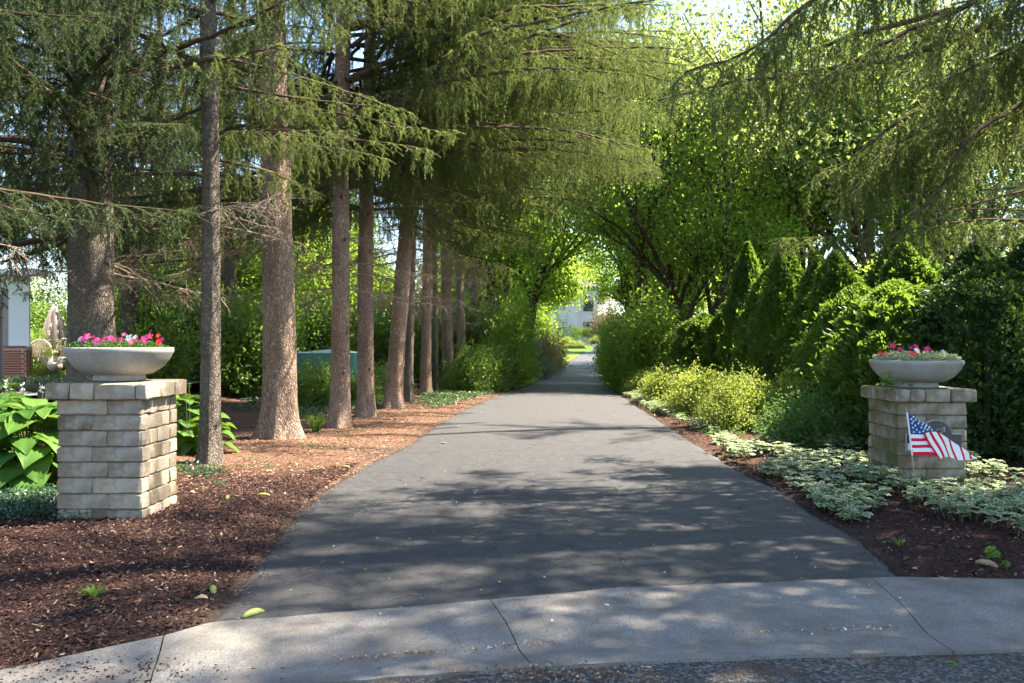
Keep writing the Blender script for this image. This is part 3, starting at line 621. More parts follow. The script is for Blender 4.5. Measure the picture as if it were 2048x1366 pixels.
# lower wing seen to the right behind the trees
wt = thing('garage', (17, 120, 0), 'low pale wing with a brown roof right of the far house', 'building')
lbox('wall', (12.6, 22, 120, 130, 2, 5.2), M['house'], wt, (17, 120, 0)); lbox('roof', (12.2, 22.4, 119.6, 130.4, 5.2, 5.6), M['roof'], wt, (17, 120, 0))
# retaining wall of the raised bed at the bend
bt = thing('raised_bed', (6.4, 85, 0), 'low grey block retaining wall round the planting where the drive ends', 'retaining wall')
for rr_ in range(2):
    for q in range(6):
        x0 = 5.3 + q * .40 - (.2 if rr_ else 0); lbox('wall_block', (x0, x0 + .39, 85, 85.35, .90 + rr_ * .17, 1.065 + rr_ * .17), M['bedwall'], bt, (6.4, 85, 0))
lbox('bed_soil', (5.1, 7.4, 85.36, 90, .9, 1.16), M['soil'], bt, (6.4, 85, 0))

# ================================================================== NEIGHBOURING HOUSE CORNER, UMBRELLA, TARP
zb = float(T(26)) + .47 + .012
nh = thing('neighbour_house', (-15.8, 26, zb), 'white sided house corner at the far left behind the hosta', 'house')
B6 = (-15.8, 26, 0)
def nx_(px, D=26.0): return (px - 1024) / F * D
xc = nx_(55)
_b = -15.8; _s = 32 / 26.1; wv_ = [(x_ - _b, y_ - 26, z_) for z_ in (zb, 3.6) for x_, y_ in ((xc - .66, 26.1), (xc, 26.1), (xc * _s, 32), (xc * _s - 3, 32))]
link('wall', Geo().add(wv_, [(0, 3, 2, 1), (4, 5, 6, 7), (0, 1, 5, 4), (1, 2, 6, 5), (2, 3, 7, 6), (3, 0, 4, 7)]).mesh('wall', [M['siding']]), nh); lbox('corner_board', (xc - .16, xc + .02, 26.06, 26.12, zb, 3.6), M['white_paint'], nh, (-15.8, 26, 0))
lbox('garage_door', (xc - 5.5, xc - .85, 26.25, 26.35, zb, 3.0), M['garage_door'], nh, (-15.8, 26, 0)); lbox('door_jamb', (xc - .85, xc - .66, 26.1, 26.4, zb, 3.2), M['trim'], nh, (-15.8, 26, 0))
lbox('door_head', (xc - 5.5, xc - .66, 26.1, 26.4, 3.21, 3.6), M['siding'], nh, (-15.8, 26, 0))
lbox('eave', (xc - 6, xc + .4, 25.6, 26.6, 3.61, 3.8), M['white_paint'], nh, (-15.8, 26, 0))
for o in nh.children: o.location.z = -zb + 0
bp = thing('brick_pier', (nx_(40), 25.85, zb), 'low red brick pier against the white house corner', 'pier')
x0, x1 = nx_(18) - nx_(40), nx_(63) - nx_(40); hgt = .985
link('pier_core', Geo().add(*box(x0 + .015, x1 - .015, -.12, .22, 0, hgt - .02)).mesh('pier_core', [M['brick_mortar']]), bp)
bm_ = Geo().add(*box(-.105, .105, -.012, .03, -.03, .03)).mesh('brick', [M['brick']]); bs_ = Geo().add(*box(-.05, .05, -.012, .03, -.03, .03)).mesh('brick', [M['brick']])
for cr_ in range(11):
    xx = x0 + (.105 if cr_ % 2 else .05); 
    while xx < x1 - .02:
        full = not (abs(xx - x0 - .05) < .01 and cr_ % 2 == 0) and xx + .105 < x1 + .01
        o = link('brick', bm_ if full else bs_, bp); o.location = (xx, -.122, .04 + cr_ * .078); xx += .225 if full else .17
for q in range(8): o = link('brick', bs_, bp); o.location = (x0 + .05 + q * (x1 - x0 - .1) / 7, -.127, hgt - .035); o.scale = (.85, 1, 1.35)
for cr_ in range(11):
    for q in range(2): o = link('brick', bs_, bp); o.location = (x1 - .012, -.05 + q * .16, .04 + cr_ * .078); o.rotation_euler = (0, 0, math.pi / 2)

# closed patio umbrella
D = 31.0; ub = px2w(108, 700, D); zt = CH - (608 - HY) / F * D; zlow = CH - (694 - HY) / F * D; zg = float(T(D)) + .47
ut = thing('patio_umbrella', (ub.x, D, zg), 'closed mauve patio umbrella on its pole beyond the paving', 'umbrella')
link('pole', Geo().add(*tube([(0, 0, 0), (0, 0, zt + .1 - zg)], .025, 8)).mesh('pole', [M['metal_dark']]), ut)
n_ = 48; an = np.arange(n_) * 2 * math.pi / n_; rows = []
for t in np.linspace(0, 1, 12):
    R_ = (.06 + .36 * t ** .8) * (1 + .28 * np.cos(an * 8) * min(1, t * 2)); rows.append(np.stack([R_ * np.cos(an), R_ * np.sin(an), np.full(n_, zt - zg - t * (zt - zlow)) + .05 * np.cos(an * 8) * t], -1))
V = np.concatenate(rows); i = np.arange(11)[:, None] * n_; j = np.arange(n_)[None]; k2 = (j + 1) % n_
link('canopy', Geo().add(V, np.stack([i + j, i + n_ + j, i + n_ + k2, i + k2], -1).reshape(-1, 4)).mesh('canopy', [M['umbrella']], True), ut)
link('base', Geo().add(*lathe([(0, 0), (.28, 0), (.28, .05), (.05, .09), (0, .09)], 20)).mesh('base', [M['metal_dark']]), ut)
# curved patio bench backs, a flower pot, boulders
def arc_bench(px, py, D, W, H, label):
    p = px2w(px, py, D); t = thing('patio_chair', (p.x, D, p.z), label, 'chair')
    an = np.linspace(0, math.pi, 16); P = [(math.cos(q) * W / 2, 0, H * .35 + math.sin(q) * H * .65) for q in an]
    link('back_rim', Geo().add(*tube(P, .035, 6)).mesh('back_rim', [M['rock']], True), t)
    g_ = Geo(); [g_.add(*box(xq - .03, xq + .03, -.01, .01, H * .2, H * (.35 + .6 * math.sqrt(max(0, 1 - (2 * xq / W) ** 2))))) for xq in np.linspace(-W * .42, W * .42, 9)]
    link('back_slats', g_.mesh('back_slats', [M['rock']]), t); link('seat', Geo().add(*box(-W / 2, W / 2, .02, .5, .30, .36)).mesh('seat', [M['rock']]), t)
    lg = Geo().add(*box(-.03, .03, -.03, .03, 0, .3)).mesh('leg', [M['rock']])
    for sx in (-W * .42, W * .42):
        for sy in (.06, .45): o = link('leg', lg, t); o.location = (sx, sy, 0)
arc_bench(80, 722, 29, .85, .75, 'round-backed tan patio seat beside the brick pier'); arc_bench(130, 722, 29.5, .6, .8, 'round-backed tan patio seat below the closed umbrella')
p = px2w(95, 712, 28); pt = thing('flower_pot', (p.x, 28, zb), 'pale pot of yellow-green leaves on the patio', 'pot'); hh = p.z - zb
link('pot', Geo().add(*lathe([(0, 0), (.13, 0), (.2, hh), (.17, hh), (0, hh - .03)], 20)).mesh('pot', [M['bowl']], True), pt)
r_ = np.random.RandomState(4); C = r_.normal(0, .12, (300, 3)) + [0, 0, hh + .1]; link('foliage', Geo().add(*leaves(C, r_.normal(0, 1, (300, 3)), .07, .6, rng=r_)[:2]).mesh('foliage', [M['golden']]), pt)
def boulder(px, py, D, s, label):
    p = px2w(px, py, D); n1, n2 = 14, 9; V = []; r = np.random.RandomState(int(px))
    for q in range(n2 + 1):
        ph = math.pi * q / n2
        for u_ in range(n1): th = 2 * math.pi * u_ / n1; k_ = 1 + r.uniform(-.09, .09); V.append((math.sin(ph) * math.cos(th) * s[0] * k_, math.sin(ph) * math.sin(th) * s[1] * k_, math.cos(ph) * s[2] * k_))
    i = np.arange(n2)[:, None] * n1; j = np.arange(n1)[None]; k2 = (j + 1) % n1
    o = link('boulder', Geo().add(V, np.stack([i + j, i + n1 + j, i + n1 + k2, i + k2], -1).reshape(-1, 4)).mesh('boulder', [M['rock']], True)); o.location = (p.x, D, p.z); tag(o, label, 'boulder')
boulder(125, 727, 25.5, (.28, .25, .2), 'tan boulder at the paving edge left of the thick trunk behind the pillar'); boulder(110, 733, 24.8, (.2, .2, .14), 'smaller tan boulder at the edge of the patio planting')
# old wooden rail standing among the hostas
D = 9.6; p = px2w(60, 775, D); rt = thing('wooden_rail', (p.x, D, 0), 'short mossy wooden rail above the hosta leaves beside the tall pillar', 'rail')
link('rail', Geo().add(*tube([(-.17, 0, p.z + .01), (-.15, 0, p.z + .01), (.06, 0, p.z - .005), (.19, .02, p.z - .02)], [.03, .052, .05, .045], 10)).mesh('rail', [M['old_wood']], True), rt)
link('post', Geo().add(*tube([(.13, .02, 0), (.13, .02, p.z - .04)], .05, 8)).mesh('post', [M['old_wood']], True), rt)

# tarp covered frame behind the trunks
D = 22.0; x0, x1 = nx_(585, D), nx_(702, D); zt = CH - (706 - HY) / F * D; zbt = gz(-5, D); tt_ = thing('covered_frame', ((x0 + x1) / 2, D, zbt), 'green tarpaulin cover with a sunlit pale top behind the sunlit trunks', 'tarpaulin')
W_ = x1 - x0; n1 = 60; pts = []
per = [(-W_ / 2, 0), (W_ * .28, 0), (W_ / 2, .5), (W_ / 2, 1.5), (-W_ / 2, 1.5)]; loop = []
for q in range(5):
    a0, b0 = np.array(per[q]), np.array(per[(q + 1) % 5]); loop += [a0 + (b0 - a0) * t for t in np.linspace(0, 1, 14)[:-1]]
loop = np.array(loop); n1 = len(loop); ctr = loop.mean(0); rows = []
for t in np.linspace(0, 1, 8):
    fold = 1 + .05 * np.sin(np.arange(n1) * 1.3 + 2.2 * t) * t + .06 * t; rows.append(np.column_stack([ctr + (loop - ctr) * fold[:, None], np.full(n1, (zt - zbt) * (1 - t))]))
V = np.concatenate(rows); i = np.arange(7)[:, None] * n1; j = np.arange(n1)[None]; k2 = (j + 1) % n1
link('side_cover', Geo().add(V, np.stack([i + j, i + k2, i + n1 + k2, i + n1 + j], -1).reshape(-1, 4)).mesh('side_cover', [M['tarp']], True), tt_)
top = Geo().add(np.vstack([rows[0] * [1.01, 1.01, 1] , [[ctr[0] + .1, ctr[1], zt - zbt + .11]]]), [[q, (q + 1) % n1, n1] for q in range(n1)]); link('top_cover', top.mesh('top_cover', [M['tarp_lit_top']]), tt_)

# ================================================================== SPRUCES
def resample(P, step):
    P = np.asarray(P, float); d = np.r_[0, np.cumsum(np.linalg.norm(np.diff(P, axis=0), axis=1))]; n = max(2, int(d[-1] / step) + 1); t = np.linspace(0, d[-1], n)
    return np.stack([np.interp(t, d, P[:, k_]) for k_ in range(3)], -1), d[-1]
def prisms(A, B, ra, rb):          # many thin three-sided sticks at once
    D = unit(B - A); ref = np.where(np.abs(D[:, 2:3]) > .9, np.array([[1., 0, 0]]), np.array([[0, 0, 1.]])); U = unit(np.cross(D, ref)); W_ = np.cross(D, U); N = len(A); V = []
    for P, R in ((A, ra), (B, rb)):
        R = np.broadcast_to(R, (N,))[:, None]
        for q in range(3): a_ = q * 2 * math.pi / 3; V.append(P + R * (U * math.cos(a_) + W_ * math.sin(a_)))
    V = np.stack(V, 1).reshape(-1, 3); i = np.arange(N)[:, None] * 6
    return V, np.concatenate([i + np.array([0, 1, 4, 3]), i + np.array([1, 2, 5, 4]), i + np.array([2, 0, 3, 5])])
def needles(A, B, dens, ln, wd, rng, rn):
    L = np.linalg.norm(B - A, axis=1); cnt = rng.poisson(L * dens); idx = np.repeat(np.arange(len(A)), cnt); N = len(idx)
    if N == 0: return np.zeros((0, 3)), np.zeros((0, 3), int), np.zeros(0)
    t = rng.uniform(0, 1, N)[:, None]; C = A[idx] + (B - A)[idx] * t; D = unit((B - A)[idx]); R = unit(np.cross(D, rng.normal(size=(N, 3)))); R[:, 2] += .15
    dr = unit(R + D * rng.uniform(.35, .9, N)[:, None]); l = ln * rng.uniform(.75, 1.2, N)[:, None]; S = unit(np.cross(dr, rng.normal(size=(N, 3)))) * wd * .5
    V = np.stack([C + S, C - S, C + dr * l], 1).reshape(-1, 3)
    return V, np.arange(3 * N).reshape(-1, 3), np.clip(rn[idx] + rng.uniform(-.25, .25, N), 0, 1)
def bough(P, seed, rad=.035, sec=.55, hang=.5, density=1.0, start=.12, dead=.0, ndens=330, nw=.0060, hstep=.085, sstep_=.16, main_needles=True, mats=None, upturn=0.0):
    """one spruce bough: main limb, side shoots, hanging branchlets with their own short shoots, needles"""
    r = np.random.RandomState(seed); P, L = resample(P, .18); n = len(P)
    g_ = Geo(); R = np.linspace(rad, max(.004, rad * .16), n); g_.add(*tube(P + r.normal(0, .006, P.shape), R, 6), 0)
    tg = unit(np.gradient(P, axis=0)); SA, SB, SR = [], [], []; HA, HB, HR, HD = [], [], [], []      # woody sticks; needle-bearing segments
    def path(p0, d0, length, droop, k_, jit=.12):
        q = [p0]; d = d0 / (np.linalg.norm(d0) + 1e-9); st = length / k_
        for _ in range(k_): d = d + np.array([0, 0, -droop]) + r.normal(0, jit, 3); d /= np.linalg.norm(d); q.append(q[-1] + d * st)
        return q
    def hang_one(p0, ln, isdead):
        k_ = max(2, int(ln / .10)); q = path(p0, np.array([r.normal(0, .6), r.normal(0, .6), -.35]), ln, .75, k_, .10); rn = r.uniform(.1, .8)
        for s in range(k_):
            SA.append(q[s]); SB.append(q[s + 1]); SR.append(.0028)
            if not isdead:
                HA.append(q[s]); HB.append(q[s + 1]); HR.append(rn)
            for _ in range(3 if not isdead else 1):
                az = r.uniform(0, 2 * math.pi); l2 = r.uniform(.07, .17) * (1 - .55 * s / k_); t = r.uniform(0, 1); b0 = q[s] * (1 - t) + q[s + 1] * t
                e0 = b0 + l2 * np.array([math.cos(az) * .6, math.sin(az) * .6, r.uniform(-1.0, -.5) if not isdead else r.uniform(-.7, .3)]); SA.append(b0); SB.append(e0); SR.append(.0018)
                if not isdead: HA.append(b0); HB.append(e0); HR.append(min(1, rn + .15))
    pos = start * L; side = 1
    while pos < L - .02:
        f = pos / L; i0 = min(n - 2, int(f * (n - 1))); p0 = P[i0] + (P[i0 + 1] - P[i0]) * (f * (n - 1) - i0); t_ = tg[i0]; s_ = unit(np.cross(t_, [0, 0, 1.])) * side; side = -side
        gate = float(np.clip((vnoise(pos * 1.7 + seed, seed * 3.3, 7) - .28) * 3.2, .12, 1.15)); ln = sec * (1 - .72 * f ** 1.6) * r.uniform(.55, 1.15); isdead = r.rand() < dead * (1.4 - f)
        d0 = s_ * r.uniform(.5, 1.0) + t_ * r.uniform(.5, .9) + np.array([0, 0, r.uniform(-.15, .15)]); k_ = max(2, int(ln / .12)); q = path(p0, d0, ln, .20, k_, .10); rn = r.uniform(.2, .9)
        for s in range(k_):
            SA.append(q[s]); SB.append(q[s + 1]); SR.append(.006 * (1 - .7 * s / k_))
            if not isdead: HA.append(q[s]); HB.append(q[s + 1]); HR.append(rn)
            if r.rand() < .95 * density * gate:
                hl = hang * r.uniform(.35, 1.3) * (1 - .5 * f); hang_one(q[s + 1], hl, isdead)
            for sg in (-1, 1):                                   # flat side shoots
                if r.rand() < .75:
                    dd = unit(q[s + 1] - q[s]); sn = unit(np.cross(dd, [0, 0, 1.])) * sg; l2 = r.uniform(.08, .2) * (1 - .4 * s / k_); e0 = q[s + 1] + (dd * .7 + sn * .7 + np.array([0, 0, -.25])) * l2
                    SA.append(q[s + 1]); SB.append(e0); SR.append(.0025)
                    if not isdead: HA.append(q[s + 1]); HB.append(e0); HR.append(min(1, rn + .1))
        if r.rand() < .6 * density: hang_one(p0, hang * r.uniform(.5, 1.3) * (1 - .4 * f), isdead)
        pos += sstep_ * r.uniform(.6, 1.4) * (1 - .35 * f)
    if main_needles:
        for s in range(int(n * .7), n - 1): HA.append(P[s]); HB.append(P[s + 1]); HR.append(.6)
    SA, SB, SR = np.array(SA), np.array(SB), np.array(SR); g_.add(*prisms(SA, SB, SR, SR * .6), 0)
    if HA:
        v, f, rr = needles(np.array(HA), np.array(HB), ndens, .021, nw, r, np.array(HR)); g_.add(v, f, 1, rr)
    return g_.mesh('branch', mats or [M['twig'], M['needle']])
def droop_line(L, a_, b_, seed):
    r = np.random.RandomState(seed); x_ = np.linspace(0, L, 9); return np.stack([x_, .12 * L * (vnoise(x_ * .7, x_ * 0, seed) - .5), -a_ * x_ + b_ * x_ ** 2], -1)
def dead_branch(seed, L=1.8, n=40):
    r = np.random.RandomState(seed); x_ = np.linspace(0, L, 8); P = np.stack([x_, .1 * (vnoise(x_ * 2, x_ * 0, seed) - .5), -.12 * x_ + .05 * (vnoise(x_ * 3, x_ * 0 + 5, seed) - .5)], -1)
    g_ = Geo().add(*tube(P, np.linspace(.016, .004, 8), 5), 0); A, B, R = [], [], []
    for _ in range(n):
        t = r.uniform(.08, 1); i0 = min(6, int(t * 7)); p = P[i0] + (P[i0 + 1] - P[i0]) * (t * 7 - i0); d = unit(np.array([r.uniform(-.2, 1), r.normal(0, .9), r.normal(-.25, .5)])); ln = r.uniform(.15, .7) * (1.1 - .5 * t)
        for s in range(4):
            d = unit(d + r.normal(0, .22, 3) + [0, 0, -.12]); e0 = p + d * ln / 4; A.append(p); B.append(e0); R.append(.005 - .0009 * s); p2 = e0
            if r.rand() < .8:
                q2 = e0 + unit(d + r.normal(0, .8, 3)) * r.uniform(.06, .22); A.append(e0); B.append(q2); R.append(.0025)
            p = e0
    g_.add(*prisms(np.array(A), np.array(B), np.array(R), np.array(R) * .6), 0); return g_.mesh('dead_branch', [M['dead_twig']])
LIVE = [bough(droop_line(3.4, [.22, -.10, -.34, .05, -.22, .12][k_], [.02, -.03, -.05, .0, -.06, -.02][k_], 40 + k_), 60 + k_, hang=.58 + .12 * (k_ % 3), density=.72 + .08 * (k_ % 2), dead=.1 * (k_ % 3)) for k_ in range(6)]
SPARSE = [bough(droop_line(3.0, .12, .02, 80 + k_), 90 + k_, hang=.42, density=.55, dead=.55, sstep_=.22) for k_ in range(2)]
DARK = []
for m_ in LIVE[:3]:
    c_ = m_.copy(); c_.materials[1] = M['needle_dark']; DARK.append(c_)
LONG = [bough(droop_line(6.0, [-.45, -.2, -.62][k_], [-.055, -.035, -.06][k_], 140 + k_), 150 + k_, rad=.055, sec=.75, hang=.85, density=.85, start=.07, dead=.08, sstep_=.17) for k_ in range(3)]
DEAD = [dead_branch(120 + k_) for k_ in range(4)]

def trunk_mesh(r0, H, lean, seed, mat, flare=1.5, fine=True, top=.25):
    r = np.random.RandomState(seed); zs = np.concatenate([np.linspace(-.12, 0.5, 14), np.linspace(.5, 7, 90)[1:] if fine else np.linspace(.5, 7, 24)[1:], np.linspace(7, H, 24)[1:]])
    n_ = 40 if fine else 20; an = np.arange(n_) * 2 * math.pi / n_; A, Z = np.meshgrid(an, zs)
    Rr = r0 * (1 - (1 - top) * np.clip(Z / H, 0, 1)) * (1 + (flare - 1) * np.exp(-np.clip(Z + .02, 0, 9) / .26) * (1 + .42 * np.cos(A * 5 + seed) + .15 * np.cos(A * 3 + seed * 2)))
    ca, sa = np.cos(A), np.sin(A)
    Rr = Rr * (1 + .075 * (fbm(ca * 2 + 7, Z * 1.1 + sa * 2, seed, 3) - .45) * 2) + .020 * (fbm(ca * 9 + 20, Z * 7 + sa * 9, seed + 5, 3) - .45)
    for _ in range(9):                                         # knots and old branch stubs
        a0, z0 = r.uniform(0, 2 * math.pi), r.uniform(.6, 6); Rr += .022 * np.exp(-(((np.angle(np.exp(1j * (A - a0)))) * r0 / .05) ** 2 + ((Z - z0) / .045) ** 2))
    ox = lean[0] * Z + .03 * np.sin(Z * .5 + seed); oy = lean[1] * Z
    V = np.stack([ox + Rr * ca, oy + Rr * sa, Z], -1).reshape(-1, 3); i = np.arange(len(zs) - 1)[:, None] * n_; j = np.arange(n_)[None]; k2 = (j + 1) % n_
    return Geo().add(V, np.stack([i + j, i + k2, i + n_ + k2, i + n_ + j], -1).reshape(-1, 4)).mesh('trunk', [mat], True)

_LX = [0, 240, 500, 620, 700, 830, 860, 1000, 1180, 1300, 1350, 1500, 1750, 2048]
_LY = [600, 655, 560, 500, 480, 470, 545, 610, 470, 430, 430, 520, 560, 600]
def blocked(p):
    """keeps boughs from hanging into the open view down the drive and between the trunks"""
    if p[1] < .8: return False
    px, py = 1024 + p[0] / p[1] * F, HY - (p[2] - CH) / p[1] * F
    return 0 <= px <= 2048 and py > np.interp(px, _LX, _LY)
def spruce(bx, by, r0, lean, H, z_dead, z_live, Lmax, seed, label, mat, group='spruces along the drive', fine=True, meshes=None, dz=.42, ztop=13, near=2.6, flare=1.5, sides=None, test=True, nper=(3, 5), over=0, clear_front=False):
    r = random.Random(seed); z0 = gz(bx, by); t = thing('spruce_tree', (bx, by, z0), label, 'spruce tree', group)
    link('trunk', trunk_mesh(r0, H, lean, seed, mat, flare, fine), t)
    z = z_dead; meshes = meshes or LIVE; nb = 0
    while z < min(ztop, H * .95):
        k_ = r.randint(*nper)
        for q in range(k_):
            az = r.uniform(0, 2 * math.pi) if sides is None else r.choice(sides) + r.uniform(-.7, .7); live = z > z_live or r.random() < .12 * (z > z_live - 1)
            if live:
                L = Lmax * (max(.12, 1 - (z - z_live) / (H - z_live + .5)) ** .8) * r.uniform(.65, 1.1)
            else: L = r.uniform(.6, 1.9)
            if clear_front and math.sin(az) < -.15 and z < 11 and r.random() < .88: continue
            sc = L / 3.4 if live else L / 1.8; ca, sa = math.cos(az), math.sin(az)
            ob = (bx + lean[0] * z, by + lean[1] * z, z0 + z)
            if live:
                tip = (ob[0] + ca * L, ob[1] + sa * L, ob[2] - .12 * L); mid = (ob[0] + ca * L * .6, ob[1] + sa * L * .6, ob[2] - .1 * L)
                if math.hypot(tip[0], tip[1]) < near or math.hypot(mid[0], mid[1]) < near: continue
                if test and any(blocked((p[0], p[1], p[2] - .62 * max(sc, .5))) for p in (tip, mid)): continue
            elif math.hypot(ob[0] + ca * L, ob[1] + sa * L) < near: continue
            rsel = r.random()
            me = (r.choice(meshes) if rsel > .15 else r.choice(SPARSE)) if live else r.choice(DEAD)
            o = link('branch' if live else 'dead_branch', me, t); o.location = (lean[0] * z + ca * r0 * .5, lean[1] * z + sa * r0 * .5, z); o.rotation_euler = (r.uniform(-.12, .12), r.uniform(-.08, .10), az); s = sc; o.scale = (s, s * r.uniform(.9, 1.2) if live else s, max(.62, s) * r.uniform(.85, 1.1)); nb += 1
        z += dz * r.uniform(.6, 1.3) * (1 if z > z_live else .6)
    if over:                                           # long boughs that reach out over the drive
        for q in range(over):
            zz = r.uniform(4.9, min(12.5, .42 * by + 3.5)); az = r.uniform(-.75, .55); L = r.uniform(.7, 1.1) * 6.4 * (1 - .45 * max(0, zz - 8) / 6); ca, sa = math.cos(az), math.sin(az)
            ob = (bx + lean[0] * zz, by, z0 + zz); pts = [(ob[0] + ca * L * f_, ob[1] + sa * L * f_, ob[2] - .06 * L * f_ - .6) for f_ in (.5, .75, 1.0)]
            if any(blocked(p) for p in pts): continue
            tp = pts[-1]; tpx, tpy = 1024 + tp[0] / tp[1] * F, HY - (tp[2] - CH) / tp[1] * F
            if tpx > 1275 + .27 * max(0, tpy): continue
            o = link('branch', r.choice(LONG), t); o.location = (lean[0] * zz + ca * r0 * .5, sa * r0 * .5, zz); o.rotation_euler = (r.uniform(-.1, .1), r.uniform(-.06, .05), az); s = L / 6.0; o.scale = (s, s, max(.8, s))
    return t
def lean_of(bpx, tpx, tpy, D): # trunk centre column at the base and at a higher row -> metres of drift per metre of height
    z = CH - (tpy - HY) / F * D; return ((tpx - bpx) / F * D / z, 0.0)
def tr(px, py): q = g(px, py); return float(q[0]), float(q[1])
rows = [ # base px, base py, radius, (top px, top py), mat, label, z_dead, z_live, Lmax
 (190, 927, .285, (172, 100), 'bark_grey', 'thick grey spruce trunk rising right behind the bowl of magenta flowers', 2.3, 2.7, 4.2, .0),
 (420, 928, .120, (415, 150), 'bark_grey', 'slim grey knobbly spruce trunk between the tall pillar and the widest brown trunk', 2.6, 3.2, 3.2, .0),
 (556, 878, .262, (548, 60), 'bark_flaky', 'widest brown flaky spruce trunk with a flared foot on the needle litter', 2.6, 3.3, 4.4, .0),
 (677, 856, .165, (688, 150), 'bark_brown', 'sunlit spruce trunk beside the green tarpaulin, a grass tuft at its foot', 2.4, 3.6, 4.2, .0),
 (731, 836, .165, (737, 300), 'bark_brown', 'straight spruce just right of the green tarpaulin, its right edge sunlit', 2.6, 4.0, 4.2, .0),
 (788, 819, .195, (820, 380), 'bark_brown', 'spruce with a thick trunk that leans to the right in the middle of the row', 2.3, 4.2, 4.6, .0),
 (818, 806, .125, (823, 440), 'bark_grey', 'slim spruce half hidden behind the right-leaning trunk', 2.6, 4.3, 4.2, .0),
 (851, 791, .165, (853, 420), 'bark_brown', 'straight spruce with ivy round its foot beyond the leaning trunk', 2.3, 4.6, 4.6, .0),
 (870, 786, .085, (868, 500), 'bark_grey', 'thinnest spruce trunk, close behind the straight one with ivy at its foot', 2.3, 4.6, 3.8, .0),
 (895, 784, .190, (893, 560), 'bark_brown', 'stout dark spruce trunk near the far end of the row', 2.3, 4.4, 4.6, .0),
 (924, 779, .165, (922, 560), 'bark_brown', 'last clearly seen spruce of the row, next to the leafy shrubs', 2.3, 4.4, 4.6, .0),
 (952, 774, .150, (950, 600), 'bark_brown', 'spruce standing among the shrubs at the far end of the row', 2.3, 4.2, 4.6, .0)]
for q, (bx, by, r0, tp, mat, lab, zd, zl_, Lm, _) in enumerate(rows):
    X, Y = tr(bx, by); ln = lean_of(bx, tp[0], tp[1], Y)
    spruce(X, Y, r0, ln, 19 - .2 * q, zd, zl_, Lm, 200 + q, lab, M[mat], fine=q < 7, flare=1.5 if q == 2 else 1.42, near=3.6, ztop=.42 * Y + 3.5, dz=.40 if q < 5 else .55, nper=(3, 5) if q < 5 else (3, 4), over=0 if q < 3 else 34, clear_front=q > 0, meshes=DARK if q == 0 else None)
# neighbours of the row just outside the frame, whose boughs reach in and shade the foreground
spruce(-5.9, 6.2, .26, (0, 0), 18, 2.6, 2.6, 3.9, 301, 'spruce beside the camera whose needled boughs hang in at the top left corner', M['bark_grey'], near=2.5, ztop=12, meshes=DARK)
# dark spruces of a second row behind the trunks
back = [(-9.2, 13.5, 'dark spruce behind the thick grey trunk and the patio'), (-8.6, 18.5, 'dark spruce with low boughs behind the slim grey trunk'), (-8.2, 24.0, 'dark spruce behind the green tarpaulin'), (-6.2, 30.0, 'dark spruce behind the far half of the row'), (-4.6, 36.5, 'dark spruce standing past the end of the row'), (-14.5, 19.0, 'dark spruce hanging over the white house corner'), (-11.5, 27.0, 'dark spruce between the house corner and the tarpaulin')]
for q, (X, Y, lab) in enumerate(back):
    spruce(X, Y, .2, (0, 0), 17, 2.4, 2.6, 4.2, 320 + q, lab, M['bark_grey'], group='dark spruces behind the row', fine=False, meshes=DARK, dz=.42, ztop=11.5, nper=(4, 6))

# the big spruce on the right, outside the frame, whose long boughs cross the upper right
bigx, bigy = 9.2, 8.3
t = spruce(bigx, bigy, .34, (0, 0), 21, 5.2, 5.4, 4.9, 400, 'large spruce right of the frame whose long sagging boughs cross the upper right', M['bark_brown'], group='large spruces right of the drive', fine=False, dz=.60, ztop=20, near=3.0, sides=[0, 1.2, 2.2, 3.1, 3.14, 3.9, 4.6, 5.3], nper=(3, 5), test=False)
def custom(pxs, seed, **kw):
    if seed not in (506, 510): kw['sec'] = .72; kw['hang'] = kw['hang'] * 1.1; kw['nw'] = .0068
    P = [np.array(px2w(a0, b0, D)) - np.array([bigx, bigy, gz(bigx, bigy)]) for a0, b0, D in pxs]
    P = bez(P, 30); link('branch', bough(P, seed, **kw), t)
custom([(2500, -130, 9.2), (2048, 20, 9.0), (1833, 107, 8.8), (1710, 131, 8.6), (1587, 147, 8.5), (1464, 164, 8.4), (1380, 182, 8.3), (1300, 205, 8.2)], 501, rad=.075, sec=.5, hang=.62, density=.5, start=.3, dead=.12, sstep_=.10)
custom([(2400, -260, 8.0), (1939, 8, 8.0), (1816, 61, 7.9), (1669, 143, 7.8), (1595, 188, 7.8)], 502, rad=.06, sec=.5, hang=.6, density=.95, start=.3, dead=.12, sstep_=.10)
custom([(2520, -20, 9.5), (2048, 205, 9.2), (1923, 295, 9.0), (1880, 380, 9.0), (1800, 463, 9.0)], 503, rad=.06, sec=.5, hang=.55, density=.8, start=.3, dead=.25, sstep_=.11)
custom([(2450, -120, 8.6), (2048, 82, 8.4), (1935, 139, 8.4), (1860, 170, 8.3)], 504, rad=.05, sec=.55, hang=.65, density=1.0, start=.25, dead=.1, sstep_=.10)
custom([(2300, -420, 7.4), (1850, -120, 7.2), (1611, 8, 7.1), (1554, 65, 7.1), (1472, 115, 7.0), (1370, 143, 7.0)], 505, rad=.055, sec=.45, hang=.65, density=1.0, start=.3, dead=.1, sstep_=.10)
custom([(2560, 250, 10), (2048, 381, 9.8), (1874, 422, 9.7), (1760, 430, 9.6)], 506, rad=.04, sec=.5, hang=.3, density=.35, start=.3, dead=1.2)
custom([(2300, 60, 10), (1960, 150, 9.8), (1790, 250, 9.6), (1700, 320, 9.5), (1640, 340, 9.5)], 507, rad=.045, sec=.55, hang=.95, density=1.0, start=.3, dead=.05, sstep_=.09)
custom([(1980, 180, 10.2), (1840, 260, 10.1), (1740, 330, 10.0), (1690, 400, 10.0)], 508, rad=.035, sec=.5, hang=.9, density=1.0, start=.05, dead=.05, sstep_=.09)
